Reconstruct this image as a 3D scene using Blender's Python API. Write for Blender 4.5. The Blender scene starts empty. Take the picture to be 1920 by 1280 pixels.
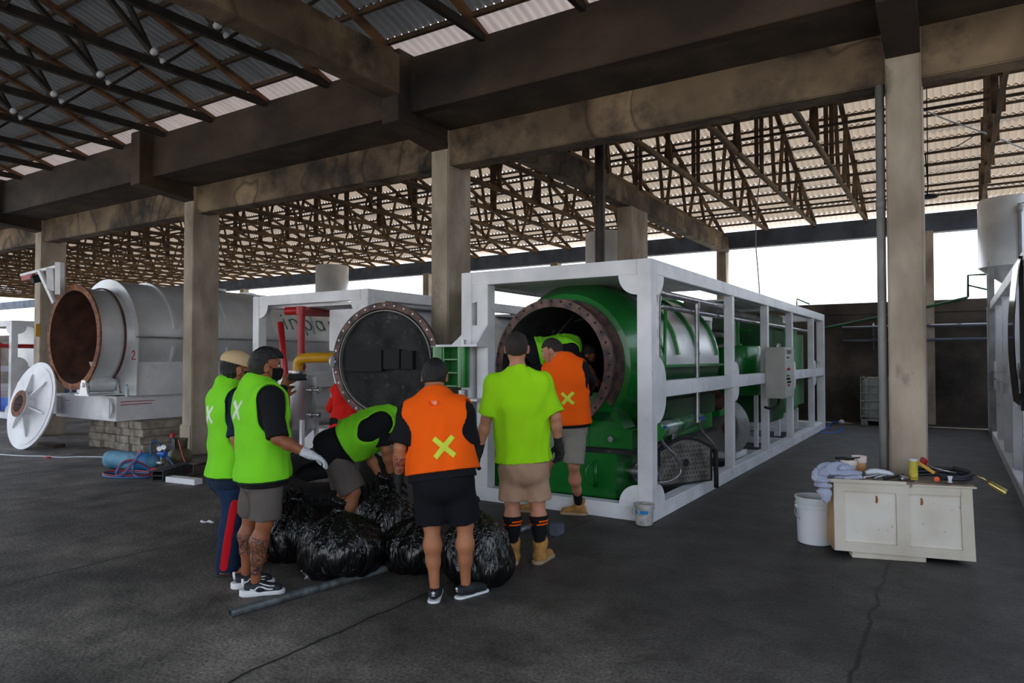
import bpy, bmesh, math, random
import numpy as np
from mathutils import Vector, Matrix
random.seed(7)
SC = bpy.context.scene
COL = SC.collection
PI = math.pi
# ------------------------------------------------------------------ camera
F_PX, HZ = 1300.0, 670.0
YAW = math.atan((1790-960)/F_PX); PIT = math.atan((HZ-640)/F_PX); CH = 1.6
cd = bpy.data.cameras.new('camera'); cam = bpy.data.objects.new('camera', cd); COL.objects.link(cam)
cam.location = (0, 0, CH); cam.rotation_euler = (PI/2+PIT, 0, YAW)
cd.sensor_width = 36; cd.lens = F_PX/1920*36; cd.clip_end = 400
SC.camera = cam
FW = np.array([-math.sin(YAW)*math.cos(PIT), math.cos(YAW)*math.cos(PIT), math.sin(PIT)])
RT = np.array([math.cos(YAW), math.sin(YAW), 0.]); UP = np.cross(RT, FW); CC = np.array([0, 0, CH])
def ray(px, py): return FW+RT*(px-960)/F_PX+UP*(640-py)/F_PX
def P(px, py, d): return CC+ray(px, py)*d                      # a place at a given distance into the hall
def G(px, py, z=0.): r = ray(px, py); return CC+r*(z-CH)/r[2]  # a place on the floor
def PY(px, py, y): r = ray(px, py); return CC+r*y/r[1]
def PX(px, py, x): r = ray(px, py); return CC+r*x/r[0]
# ------------------------------------------------------------------ light
W = bpy.data.worlds.new('sky'); SC.world = W; W.use_nodes = True
wn = W.node_tree.nodes; wl = W.node_tree.links; bg = wn['Background']
tc = wn.new('ShaderNodeTexCoord'); gr = wn.new('ShaderNodeSeparateXYZ'); rp = wn.new('ShaderNodeValToRGB')
wl.new(tc.outputs['Generated'], gr.inputs[0]); wl.new(gr.outputs['Z'], rp.inputs[0]); wl.new(rp.outputs[0], bg.inputs[0])
rp.color_ramp.elements[0].position = 0.0; rp.color_ramp.elements[0].color = (.93, .96, 1, 1)
rp.color_ramp.elements[1].position = 0.6; rp.color_ramp.elements[1].color = (.62, .78, 1, 1)
bg.inputs[1].default_value = 1.5
sd = bpy.data.lights.new('sun', 'SUN'); so = bpy.data.objects.new('sun', sd); COL.objects.link(so)
sd.energy = 5.0; sd.angle = math.radians(3); sd.color = (1, .93, .82); so.rotation_euler = (math.radians(-12), math.radians(14), 0)
SC.view_settings.view_transform = 'Standard'; SC.view_settings.look = 'None'; SC.view_settings.gamma = 1
SC.view_settings.use_curve_mapping = False; SC.view_settings.exposure = 0.92
SC.cycles.max_bounces = 8; SC.cycles.diffuse_bounces = 5; SC.cycles.use_denoising = True
SC.cycles.sample_clamp_indirect = 6
# ------------------------------------------------------------------ helpers
def lin(r, g, b):
    return tuple((v/12.92 if v <= .04045 else ((v+.055)/1.055)**2.4) for v in (r/255, g/255, b/255))
def mat(name, col, rough=.6, metal=0., var=.0, scale=6., col2=None, bump=0., bscale=40., stretch=None, spec=.5, thresh=(.35, .65), coat=0., detail=4., dirt=None):
    m = bpy.data.materials.new(name); m.use_nodes = True; nt = m.node_tree; N = nt.nodes; L = nt.links
    b = N['Principled BSDF']; b.inputs['Roughness'].default_value = rough; b.inputs['Metallic'].default_value = metal
    b.inputs['Specular IOR Level'].default_value = spec; b.inputs['Coat Weight'].default_value = coat
    c1 = lin(*col)
    t = N.new('ShaderNodeTexCoord'); mp = N.new('ShaderNodeMapping'); L.new(t.outputs['Object'], mp.inputs[0])
    if stretch: mp.inputs['Scale'].default_value = stretch
    if col2 is None: col2 = tuple(v*(1-var) for v in col)
    n = N.new('ShaderNodeTexNoise'); n.inputs['Scale'].default_value = scale; n.inputs['Detail'].default_value = detail; L.new(mp.outputs[0], n.inputs[0])
    r = N.new('ShaderNodeValToRGB'); r.color_ramp.elements[0].position = thresh[0]; r.color_ramp.elements[1].position = thresh[1]
    r.color_ramp.elements[0].color = (*lin(*col2), 1); r.color_ramp.elements[1].color = (*c1, 1)
    L.new(n.outputs[0], r.inputs[0]); out = r.outputs[0]
    if dirt:
        n2 = N.new('ShaderNodeTexNoise'); n2.inputs['Scale'].default_value = dirt[1]; n2.inputs['Detail'].default_value = 6; n2.inputs['Roughness'].default_value = .65
        L.new(mp.outputs[0], n2.inputs[0])
        r2 = N.new('ShaderNodeValToRGB'); r2.color_ramp.elements[0].position = dirt[2]; r2.color_ramp.elements[1].position = dirt[3]
        L.new(n2.outputs[0], r2.inputs[0]); mx = N.new('ShaderNodeMixRGB'); L.new(r2.outputs[0], mx.inputs[0]); L.new(out, mx.inputs[1])
        mx.inputs[2].default_value = (*lin(*dirt[0]), 1); out = mx.outputs[0]
    L.new(out, b.inputs['Base Color'])
    if bump:
        n3 = N.new('ShaderNodeTexNoise'); n3.inputs['Scale'].default_value = bscale; n3.inputs['Detail'].default_value = 5; L.new(mp.outputs[0], n3.inputs[0])
        bp = N.new('ShaderNodeBump'); bp.inputs['Strength'].default_value = bump; bp.inputs['Distance'].default_value = .02
        L.new(n3.outputs[0], bp.inputs['Height']); L.new(bp.outputs[0], b.inputs['Normal'])
    return m
def obj(name, bm, m, parent=None, smooth=False, loc=None):
    me = bpy.data.meshes.new(name)
    if isinstance(bm, tuple): me.from_pydata(*bm)
    else: bm.to_mesh(me); bm.free()
    o = bpy.data.objects.new(name, me); COL.objects.link(o)
    if m: me.materials.append(m)
    if smooth:
        me.polygons.foreach_set('use_smooth', [True]*len(me.polygons))
        if smooth == 'auto':
            me.set_sharp_from_angle(angle=math.radians(40))
    if loc is not None: o.location = loc
    if parent is not None:
        o.parent = parent; L0 = parent.location; pp = parent.parent
        o.matrix_parent_inverse = Matrix.Translation(-absloc(parent))
    return o
def absloc(o):
    # every object here is either placed by its Empty or built in world coordinates
    return Vector(o.location) if o.type == 'EMPTY' else Vector((0, 0, 0))
def thing(name, label, cat, loc, group=None):
    o = bpy.data.objects.new(name, None); COL.objects.link(o); o.location = Vector([float(v) for v in loc]); o.empty_display_size = .1
    o['label'] = label; o['category'] = cat
    if group: o['group'] = group
    return o
def tag(o, label, cat, group=None):
    o['label'] = label; o['category'] = cat
    if group: o['group'] = group
    return o
def struct(name, bm, m, smooth=False):
    o = obj(name, bm, m, None, smooth); o['kind'] = 'structure'; return o
def B(): return bmesh.new()
def box(bm, lo, hi, bev=0., rot=None):
    lo = [float(v) for v in lo]; hi = [float(v) for v in hi]
    lo, hi = [min(a, b) for a, b in zip(lo, hi)], [max(a, b) for a, b in zip(lo, hi)]
    c = Vector([(a+b)/2 for a, b in zip(lo, hi)]); s = [b-a for a, b in zip(lo, hi)]
    Mx = Matrix.Translation(c)
    if rot is not None: Mx = Mx @ rot.to_4x4()
    r = bmesh.ops.create_cube(bm, size=1, matrix=Mx @ Matrix.Diagonal((*s, 1)))
    if bev:
        es = list({e for v in r['verts'] for e in v.link_edges})
        bmesh.ops.bevel(bm, geom=es, offset=bev, segments=2, affect='EDGES')
    return bm
def fr(axis):
    z = Vector(axis).normalized(); x = z.orthogonal().normalized(); y = z.cross(x); return x, y, z
def beam(bm, a, b, w, h, up=(0, 0, 1)):
    a = Vector([float(v) for v in a]); b = Vector([float(v) for v in b]); z = (b-a); L = z.length; z.normalize()
    u = Vector(up); x = u.cross(z)
    if x.length < 1e-3: x = Vector((1, 0, 0)).cross(z)
    x.normalize(); y = z.cross(x)
    Mx = Matrix((x, y, z)).transposed().to_4x4(); Mx.translation = (a+b)/2
    bmesh.ops.create_cube(bm, size=1, matrix=Mx @ Matrix.Diagonal((w, h, L, 1))); return bm
def cyl(bm, a, b, r, r2=None, n=24, caps=True):
    a = Vector([float(v) for v in a]); b = Vector([float(v) for v in b]); x, y, z = fr(b-a)
    Mx = Matrix((x, y, z)).transposed().to_4x4(); Mx.translation = (a+b)/2
    bmesh.ops.create_cone(bm, cap_ends=caps, segments=n, radius1=r, radius2=r if r2 is None else r2, depth=(b-a).length, matrix=Mx); return bm
def tube(bm, pts, r, n=8, closed=False, smooth=0):
    pts = [Vector([float(v) for v in p]) for p in pts]
    for _ in range(smooth):
        q = [] if closed else [pts[0]]
        m = len(pts)
        if isinstance(r, (list, tuple)): r = [r[0]]+[v for i in range(m-1) for v in (r[i]*.75+r[i+1]*.25, r[i]*.25+r[i+1]*.75)]+[r[-1]]
        for i in range(m if closed else m-1):
            a, b = pts[i], pts[(i+1) % m]; q += [a*.75+b*.25, a*.25+b*.75]
        if not closed: q.append(pts[-1])
        pts = q
    rings = []; m = len(pts); pn = None
    for i in range(m):
        t = (pts[(i+1) % m]-pts[i-1]) if closed or 0 < i < m-1 else (pts[1]-pts[0] if i == 0 else pts[-1]-pts[-2])
        t.normalize()
        if pn is None: pn = t.orthogonal().normalized()
        else:
            pn = (pn-t*pn.dot(t))
            pn = pn.normalized() if pn.length > 1e-5 else t.orthogonal().normalized()
        bn = t.cross(pn)
        rr = r[i] if isinstance(r, (list, tuple)) else r
        rings.append([bm.verts.new(pts[i]+(pn*math.cos(2*PI*k/n)+bn*math.sin(2*PI*k/n))*rr) for k in range(n)])
    for i in range(m if closed else m-1):
        A, C = rings[i], rings[(i+1) % m]
        for k in range(n): bm.faces.new((A[k], A[(k+1) % n], C[(k+1) % n], C[k]))
    if not closed: bm.faces.new(rings[0][::-1]); bm.faces.new(rings[-1])
    return bm
def lathe(bm, prof, o, axis=(0, 0, 1), n=48, a0=0, a1=2*PI, xref=None):
    """prof: (radius, height) pairs about the axis through o"""
    z = Vector(axis).normalized()
    x = (Vector(xref)-z*Vector(xref).dot(z)).normalized() if xref else z.orthogonal().normalized(); y = z.cross(x)
    o = Vector([float(v) for v in o]); full = abs(a1-a0-2*PI) < 1e-6; m = n if full else n+1; rings = []
    for (r, h) in prof:
        if r < 1e-6: rings.append([bm.verts.new(o+z*h)]*m)
        else: rings.append([bm.verts.new(o+z*h+(x*math.cos(a0+(a1-a0)*k/n)+y*math.sin(a0+(a1-a0)*k/n))*r) for k in range(m)])
    for i in range(len(prof)-1):
        for k in range(n):
            q = [rings[i][k], rings[i][(k+1) % m], rings[i+1][(k+1) % m], rings[i+1][k]]; s = []
            for v in q:
                if v not in s: s.append(v)
            if len(s) > 2:
                try: bm.faces.new(s)
                except ValueError: pass
    return bm
def prism(bm, poly, o, x, y, d):
    """extrude a 2-D outline in the plane (x, y) through o by the vector d"""
    o, x, y, d = [Vector([float(v) for v in q]) for q in (o, x, y, d)]
    A = [bm.verts.new(o+x*p[0]+y*p[1]) for p in poly]; C = [bm.verts.new(v.co+d) for v in A]
    bm.faces.new(A[::-1]); bm.faces.new(C)
    for k in range(len(A)): bm.faces.new((A[k], A[(k+1) % len(A)], C[(k+1) % len(A)], C[k]))
    return bm
def copy_tree(o, parent=None, off=(0, 0, 0)):
    c = o.copy(); COL.objects.link(c)
    if parent is None: c.location = o.location+Vector(off)
    else: c.parent = parent
    for ch in list(o.children): copy_tree(ch, c)
    return c
def localise(root):
    """parts built in world coordinates become parts in their Empty's coordinates, so that copies can be moved"""
    t = Matrix.Translation(-root.location)
    def go(o):
        for ch in o.children:
            if ch.type == 'MESH': ch.data.transform(t)
            ch.matrix_parent_inverse = Matrix.Identity(4); go(ch)
    go(root)
# ------------------------------------------------------------------ materials
def floor_mat():
    m = mat('floor_concrete', (120, 113, 106), .66, scale=.7, col2=(62, 58, 55), bump=.35, bscale=30, thresh=(.33, .68), detail=9, dirt=((44, 41, 39), 1.6, .48, .78))
    nt = m.node_tree; N = nt.nodes; L = nt.links; b = N['Principled BSDF']; src = b.inputs['Base Color'].links[0].from_socket
    t = N.new('ShaderNodeTexCoord'); v = N.new('ShaderNodeTexVoronoi'); v.inputs['Scale'].default_value = 5.5; L.new(t.outputs['Object'], v.inputs[0])
    r = N.new('ShaderNodeValToRGB'); r.color_ramp.elements[0].position = .035; r.color_ramp.elements[1].position = .05
    L.new(v.outputs['Distance'], r.inputs[0]); mx = N.new('ShaderNodeMixRGB'); L.new(r.outputs[0], mx.inputs[0]); mx.inputs[1].default_value = (.22, .22, .22, 1); L.new(src, mx.inputs[2])
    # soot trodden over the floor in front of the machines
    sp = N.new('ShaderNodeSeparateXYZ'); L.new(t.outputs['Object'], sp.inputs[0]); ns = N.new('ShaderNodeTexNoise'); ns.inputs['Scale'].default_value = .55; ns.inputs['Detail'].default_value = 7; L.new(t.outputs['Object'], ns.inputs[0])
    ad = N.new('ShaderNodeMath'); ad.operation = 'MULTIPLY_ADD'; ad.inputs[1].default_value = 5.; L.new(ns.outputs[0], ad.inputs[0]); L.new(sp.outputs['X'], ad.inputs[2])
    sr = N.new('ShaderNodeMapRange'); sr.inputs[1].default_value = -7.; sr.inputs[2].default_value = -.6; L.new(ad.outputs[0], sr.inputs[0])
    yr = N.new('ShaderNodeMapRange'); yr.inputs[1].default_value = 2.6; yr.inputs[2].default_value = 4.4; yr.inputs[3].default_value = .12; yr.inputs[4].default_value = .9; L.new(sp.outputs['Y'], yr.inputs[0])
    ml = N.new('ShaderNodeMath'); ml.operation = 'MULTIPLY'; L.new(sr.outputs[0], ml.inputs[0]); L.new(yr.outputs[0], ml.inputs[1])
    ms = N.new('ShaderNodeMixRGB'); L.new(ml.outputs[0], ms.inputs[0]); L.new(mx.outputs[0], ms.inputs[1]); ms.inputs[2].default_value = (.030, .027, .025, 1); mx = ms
    # fine grain
    n = N.new('ShaderNodeTexNoise'); n.inputs['Scale'].default_value = 55; n.inputs['Detail'].default_value = 3; L.new(t.outputs['Object'], n.inputs[0])
    mr = N.new('ShaderNodeMapRange'); mr.inputs[1].default_value = .3; mr.inputs[2].default_value = .7; mr.inputs[3].default_value = .45; mr.inputs[4].default_value = 1.6; L.new(n.outputs[0], mr.inputs[0])
    n4 = N.new('ShaderNodeTexNoise'); n4.inputs['Scale'].default_value = 2.6; n4.inputs['Detail'].default_value = 7; n4.inputs['Roughness'].default_value = .7; L.new(t.outputs['Object'], n4.inputs[0])
    m4 = N.new('ShaderNodeMapRange'); m4.inputs[1].default_value = .32; m4.inputs[2].default_value = .68; m4.inputs[3].default_value = .5; m4.inputs[4].default_value = 1.75; L.new(n4.outputs[0], m4.inputs[0])
    m5 = N.new('ShaderNodeMixRGB'); m5.blend_type = 'MULTIPLY'; m5.inputs[0].default_value = 1; L.new(mx.outputs[0], m5.inputs[1]); L.new(m4.outputs[0], m5.inputs[2]); mx = m5
    m2 = N.new('ShaderNodeMixRGB'); m2.blend_type = 'MULTIPLY'; m2.inputs[0].default_value = 1; L.new(mx.outputs[0], m2.inputs[1]); L.new(mr.outputs[0], m2.inputs[2])
    L.new(m2.outputs[0], b.inputs['Base Color']); return m
def sheet_mat(name, col, col2, trans, tcol):
    m = mat(name, col, .7, scale=1.3, col2=col2, stretch=(6, 1, 1), thresh=(.3, .7))
    nt = m.node_tree; N = nt.nodes; L = nt.links; b = N['Principled BSDF']; out = N['Material Output']
    tr = N.new('ShaderNodeBsdfTranslucent'); tr.inputs[0].default_value = (*tcol, 1); mx = N.new('ShaderNodeMixShader'); mx.inputs[0].default_value = trans
    L.new(b.outputs[0], mx.inputs[1]); L.new(tr.outputs[0], mx.inputs[2]); L.new(mx.outputs[0], out.inputs[0]); return m
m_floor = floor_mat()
m_conc = mat('concrete_brown', (132, 112, 88), .85, scale=1.3, col2=(66, 51, 39), bump=.3, bscale=25, thresh=(.3, .7), detail=8, dirt=((38, 31, 26), 1.1, .48, .66))
m_col = mat('concrete_column', (184, 170, 152), .85, scale=3, col2=(132, 118, 102), bump=.3, bscale=25, thresh=(.3, .7), detail=8, dirt=((86, 79, 70), 2.5, .6, .75), stretch=(1, 1, .45))
def water_stains(m):
    nt = m.node_tree; N = nt.nodes; L = nt.links; b = N['Principled BSDF']; src = b.inputs['Base Color'].links[0].from_socket
    t = N.new('ShaderNodeTexCoord'); n = N.new('ShaderNodeTexNoise'); n.inputs['Scale'].default_value = .9; n.inputs['Detail'].default_value = 1.5; n.inputs['Distortion'].default_value = .9; L.new(t.outputs['Object'], n.inputs[0])
    r = N.new('ShaderNodeValToRGB'); e = r.color_ramp.elements; e[0].position = .53; e[0].color = (1, 1, 1, 1); e[1].position = .60; e[1].color = (1.5, 1.5, 1.5, 1)
    x = e.new(.555); x.color = (.34, .32, .30, 1); x = e.new(.575); x.color = (.95, .95, .95, 1); L.new(n.outputs[0], r.inputs[0])
    mx = N.new('ShaderNodeMixRGB'); mx.blend_type = 'MULTIPLY'; mx.inputs[0].default_value = .8; L.new(src, mx.inputs[1]); L.new(r.outputs[0], mx.inputs[2]); L.new(mx.outputs[0], b.inputs['Base Color'])
water_stains(m_conc)
m_concf = mat('concrete_deep_brown', (84, 66, 51), .85, scale=1.3, col2=(44, 33, 26), bump=.3, bscale=25, thresh=(.35, .75), detail=8, dirt=((30, 24, 20), .9, .48, .66), stretch=(.6, 1, 1))  # darker brown concrete for the gutter front beam and brackets
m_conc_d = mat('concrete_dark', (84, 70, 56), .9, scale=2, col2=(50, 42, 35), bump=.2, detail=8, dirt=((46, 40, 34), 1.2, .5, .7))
m_wall = mat('wall_concrete', (96, 86, 76), .9, scale=1.2, col2=(62, 55, 49), bump=.2, detail=8, dirt=((34, 31, 29), .5, .45, .7))
m_ring = mat('painted_beam', (96, 104, 118), .8, scale=2, var=.25)
m_out = mat('outdoor_ground', (190, 182, 168), .9, scale=.3, var=.2)
m_tile = sheet_mat('roof_tile_sheet', (176, 160, 142), (120, 106, 92), .16, (.62, .5, .39))
m_sheet = sheet_mat('roof_iron_sheet', (122, 124, 128), (84, 84, 86), .012, (.6, .6, .6))
m_clear = sheet_mat('roof_clear_sheet', (206, 192, 188), (150, 132, 128), .10, (.8, .70, .66))
m_clear2 = sheet_mat('roof_clear_tile', (214, 200, 186), (184, 168, 150), .26, (.8, .68, .58))
m_wood = mat('truss_timber', (122, 96, 66), .85, scale=5, var=.5, stretch=(1, .2, 1))
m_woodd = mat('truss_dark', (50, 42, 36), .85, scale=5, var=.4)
m_rafter = mat('rafter_timber', (126, 88, 58), .85, scale=4, var=.4)
m_batten = mat('batten_timber', (88, 70, 52), .85, scale=5, var=.3)
m_white = mat('white_paint', (236, 236, 240), .42, scale=2.2, var=.10, dirt=((150, 148, 146), 3.0, .62, .8), bump=.04)
m_silver = mat('silver_paint', (226, 228, 230), .33, metal=.35, scale=1.3, var=.14, bump=.03, bscale=6)
m_steel = mat('bare_steel', (176, 176, 178), .35, metal=.85, scale=9, var=.2)
m_green = mat('green_paint', (14, 128, 44), .3, scale=1.5, col2=(6, 92, 30), thresh=(.3, .7), coat=.3, dirt=((8, 34, 14), 3., .62, .85))
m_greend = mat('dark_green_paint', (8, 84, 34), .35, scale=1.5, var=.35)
m_rust = mat('rusty_flange', (150, 92, 56), .8, scale=9, col2=(96, 58, 42), thresh=(.35, .65), bump=.2, dirt=((120, 110, 104), 12, .55, .75))
m_rustd = mat('rust_interior', (96, 60, 46), .85, scale=4, col2=(66, 42, 34))
m_flange = mat('worn_flange', (116, 88, 80), .6, metal=.2, scale=10, col2=(60, 50, 52), bump=.1)
m_soot = mat('soot', (50, 50, 51), .9, scale=4, col2=(22, 22, 23), bump=.4, bscale=30, dirt=((104, 106, 108), 7, .58, .85))
m_black = mat('black_matte', (22, 22, 23), .8)
m_blackp = mat('black_rubber', (26, 26, 27), .7, scale=20, var=.3, bump=.3)
m_red = mat('red_paint', (178, 26, 28), .4, scale=3, var=.15)
m_yellow = mat('yellow_paint', (214, 158, 24), .45, scale=3, var=.15)
m_block = mat('concrete_block', (166, 156, 142), .9, scale=6, var=.35, bump=.15)
m_hop = mat('hopper_steel', (190, 192, 194), .36, metal=.75, scale=4, var=.1)
m_blue = mat('blue_plastic', (24, 84, 170), .45)
m_pvc = mat('grey_pvc', (150, 148, 146), .5, scale=3, var=.2)
m_ply = mat('pale_plywood', (206, 198, 184), .7, scale=2, col2=(180, 168, 150), dirt=((150, 126, 96), 9, .68, .8))
m_plast = mat('white_plastic', (214, 218, 224), .4, scale=3, var=.05)
# ================================================================== THE HALL
def add_floor_joints():
    nt = m_floor.node_tree; N = nt.nodes; L = nt.links; b = N['Principled BSDF']; src = b.inputs['Base Color'].links[0].from_socket
    t = N.new('ShaderNodeTexCoord'); s = N.new('ShaderNodeSeparateXYZ'); n = N.new('ShaderNodeTexNoise'); n.inputs['Scale'].default_value = 2.5; n.inputs['Detail'].default_value = 6
    L.new(t.outputs['Object'], s.inputs[0]); L.new(t.outputs['Object'], n.inputs[0])
    a = N.new('ShaderNodeMath'); a.operation = 'MULTIPLY_ADD'; a.inputs[1].default_value = .12; L.new(n.outputs[0], a.inputs[0]); L.new(s.outputs['X'], a.inputs[2])
    w = N.new('ShaderNodeMath'); w.operation = 'PINGPONG'; w.inputs[1].default_value = 1.3
    o = N.new('ShaderNodeMath'); o.operation = 'ADD'; o.inputs[1].default_value = 3.05-.06+26; L.new(a.outputs[0], o.inputs[0]); L.new(o.outputs[0], w.inputs[0])
    r = N.new('ShaderNodeMapRange'); r.inputs[1].default_value = .006; r.inputs[2].default_value = .016; L.new(w.outputs[0], r.inputs[0])
    mx = N.new('ShaderNodeMixRGB'); L.new(r.outputs[0], mx.inputs[0]); mx.inputs[1].default_value = (.012, .012, .012, 1); L.new(src, mx.inputs[2]); L.new(mx.outputs[0], b.inputs['Base Color'])
add_floor_joints()
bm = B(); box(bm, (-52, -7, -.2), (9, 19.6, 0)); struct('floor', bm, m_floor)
bm = B(); box(bm, (-150, -80, -.5), (90, 110, -.21)); struct('outdoor_ground', bm, m_out)
COLX = [-.345, -5.38, -10.655, -15.9, -21.2, -26.4, -31.7, -37, -42.2, 4.9]
for i, x in enumerate(COLX):
    bm = B(); box(bm, (x-.135, 6.75, 0), (x+.135, 7.23, 4.42), .012)
    if i in (2, 3): box(bm, (x-.16, 6.72, 0), (x+.16, 7.26, .5), .02)
    struct('concrete_column', bm, m_col)
    bm = B(); box(bm, (x-.13, 5.85, 4.27), (x+.13, 6.75, 5.10), .01)
    prism(bm, [(0, 0), (.9, 0), (.9, -.09)], (x-.13, 5.85, 4.27), (0, 1, 0), (0, 0, 1), (.26, 0, 0))
    struct('gutter_bracket', bm, m_concf)
bm = B(); box(bm, (-45, 6.80, 3.98), (7, 7.05, 4.46), .01); struct('column_beam', bm, m_conc)
bm = B(); box(bm, (-45, 6.05, 4.42), (7, 6.20, 4.772), .006); box(bm, (-45, 6.064, 4.768), (7, 6.19, 5.07), .006); struct('gutter_front_beam', bm, m_concf)
bm = B(); box(bm, (-45, 6.19, 4.42), (7, 7.2, 4.52)); struct('gutter_floor', bm, m_conc_d)
bm = B(); box(bm, (-45, 7.05, 4.46), (7, 7.2, 5.07)); struct('gutter_back_beam', bm, m_conc_d)
bm = B(); box(bm, (-5.5, -6.6, 4.57), (-5.25, 5.87, 5.03), .01); struct('cross_beam', bm, m_conc)
bm = B(); box(bm, (-5.5, 7.05, 4.52), (-5.25, 19.45, 4.92), .01); struct('cross_beam', bm, m_conc)
bm = B(); box(bm, (-5.52, 12.45, 0), (-5.22, 13.3, 4.53), .01); struct('concrete_column', bm, m_col)
bm = B(); box(bm, (-10.8, 7.05, 4.52), (-10.53, 7.6, 4.92), .01); struct('cross_beam', bm, m_conc)
# far wall with the long opening above it
bm = B(); box(bm, (-52, 19.5, 0), (9, 19.75, 2.98)); struct('wall_back', bm, m_wall)
bm = B(); box(bm, (-52, 19.46, 2.7), (9, 19.5, 2.74)); struct('trim_1', bm, m_wall)
bm = B(); box(bm, (-52, 19.45, 4.62), (9, 19.72, 5.06)); struct('ring_beam', bm, m_ring)
for x in [5.1, -.53, -5.46, -10.8, -16.09, -21.4, -26.6, -31.9, -37.1, -42.4]:
    bm = B(); box(bm, (x-.13, 19.4, 0), (x+.13, 19.68, 4.65)); struct('wall_pier', bm, m_col)
bm = B(); box(bm, (7, -1.5, 0), (7.2, 19.6, 5.2)); struct('wall_right_light_block', bm, m_wall)  # unseen wall, added along the right to cut side light on the machines
bm = B(); box(bm, (-52, -6.9, 4.6), (9, -6.7, 5.1)); struct('ring_beam', bm, m_conc_d)
for x in (3.0, -7.3, -17.6, -27.9):
    bm = B(); box(bm, (x-.15, -6.95, 0), (x+.15, -6.65, 4.6)); struct('concrete_column', bm, m_col)
# ---- roofs: rows of wavy sheets on battens
SL = .34
def roof_rows(rows, x0, x1, wl, amp, nps=8):
    """rows: (y_low, z_low, y_high, z_high); one wavy sheet each"""
    nx = int((x1-x0)/wl*nps); xs = x0+np.arange(nx+1)*(wl/nps); wv = amp*np.cos(2*PI*xs/wl); V = []; Fc = []
    for (ya, za, yb, zb) in rows:
        b = len(V)
        V += [(x, ya, za+w) for x, w in zip(xs, wv)]+[(x, yb, zb+w) for x, w in zip(xs, wv)]
        n = nx+1; Fc += [(b+k, b+k+1, b+n+k+1, b+n+k) for k in range(nx)]
    return (V, [], Fc)
def slope(y0, z0, sgn, n, dy, lap=.05, step=.03):
    out = []
    for k in range(n):
        ya = y0+sgn*dy*k; yb = ya+sgn*(dy+lap)
        za = z0+SL*dy*k+step; zb = z0+SL*(dy*(k+1)+lap)
        out.append((ya, za, yb, zb))
    return out
ZR = 5.14
r = slope(19.75, ZR, -1, 16, .42)
o = struct('ceiling', roof_rows(r[1:], -46, 3.5, .125, .021), m_tile, True)
o = struct('ceiling', roof_rows(r[:1], -46, 3.5, .125, .021), m_clear2, True)
r = slope(6.9, ZR-.05, 1, 15, .42)
o = struct('ceiling', roof_rows(r, -46, 3.5, .125, .021, 4), m_sheet, True)
r = slope(6.35, ZR-.07, -1, 15, .45)
o = struct('ceiling', roof_rows(r[1:], -18.5, 3.5, .105, .030), m_sheet, True)
o = struct('ceiling', roof_rows(r[:1], -18.5, 3.5, .105, .030), m_clear, True)
r = slope(-7.0, ZR-.05, 1, 15, .45)
o = struct('ceiling', roof_rows(r, -18.5, 3.5, .21, .016, 2), m_sheet, True)
def battens(name, y0, z0, sgn, n, dy, x0, x1, w=.05, h=.05, m=None):
    for k in range(n):
        y = y0+sgn*dy*(k+.02); z = z0+SL*dy*k
        bm = B(); box(bm, (x0, y-w/2, z-h-.022), (x1, y+w/2, z-.022)); o = struct(name, bm, m or m_batten)
battens('roof_batten', 19.70, ZR, -1, 16, .42, -46, 3.5, .04, .045)
battens('roof_batten', 6.95, ZR-.05, 1, 15, .84, -46, 3.5)
battens('roof_batten', 6.28, ZR-.07, -1, 15, .45, -18.5, 3.5, .05, .05)
# ---- trusses
def truss(name, label, group, y0, y1, zc, x0, mc=None, mr=None):
    """a timber truss spanning y0..y1, chord at height zc, in the plane x = x0"""
    t = thing(name, label, 'truss', (x0, (y0+y1)/2, zc), group)
    mc = mc or m_wood; mr = mr or m_wood; ym = (y0+y1)/2; zt = ZR-.11; hm = SL*(ym-y0)
    bm = B(); box(bm, (x0-.03, y0, zc), (x0+.03, y1, zc+.09)); obj('bottom_chord', bm, mc, t)
    for s in (0, 1):
        bm = B(); ya = y0 if s == 0 else y1
        beam(bm, (x0, ya, zt), (x0, ym, zt+hm), .055, .09, (1, 0, 0)); obj('rafter', bm, mr, t)
    n = 8; ys = [y0+(y1-y0)*k/n/1 for k in range(n+1)]
    for k in range(1, n):
        y = ys[k]; h = zt+SL*(min(y-y0, y1-y))-.02
        dy = .42 if k < n/2 else -.42
        if k == n//2: dy = 0
        bm = B(); beam(bm, (x0+.045, y, zc+.03), (x0+.045, y-dy, zt+SL*(min(y-dy-y0, y1-y+dy))), .03, .075, (1, 0, 0)); obj('web_member', bm, mc, t)
        bm = B(); y2 = y+dy*1.0; beam(bm, (x0-.045, y, zc+.03), (x0-.045, y2, zt+SL*(min(y2-y0, y1-y2))), .03, .075, (1, 0, 0)); obj('web_member', bm, mc, t)
    return t
TX = [-5.44+.17+1.2*k for k in range(0, 7)] and [-5.44+1.2*k for k in range(-33, 7)]
LB = 'brown timber roof truss over the rear bay, one of a close row of alike trusses'
t0 = truss('roof_truss', LB, 'timber trusses over the rear bay', 7.1, 19.6, 5.0, TX[-1]); localise(t0)
for x in TX[:-1]: copy_tree(t0, None, (x-TX[-1], 0, 0))
FX = [-5.44+.0+1.2*k-.0 for k in range(-9, 5)]
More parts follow.
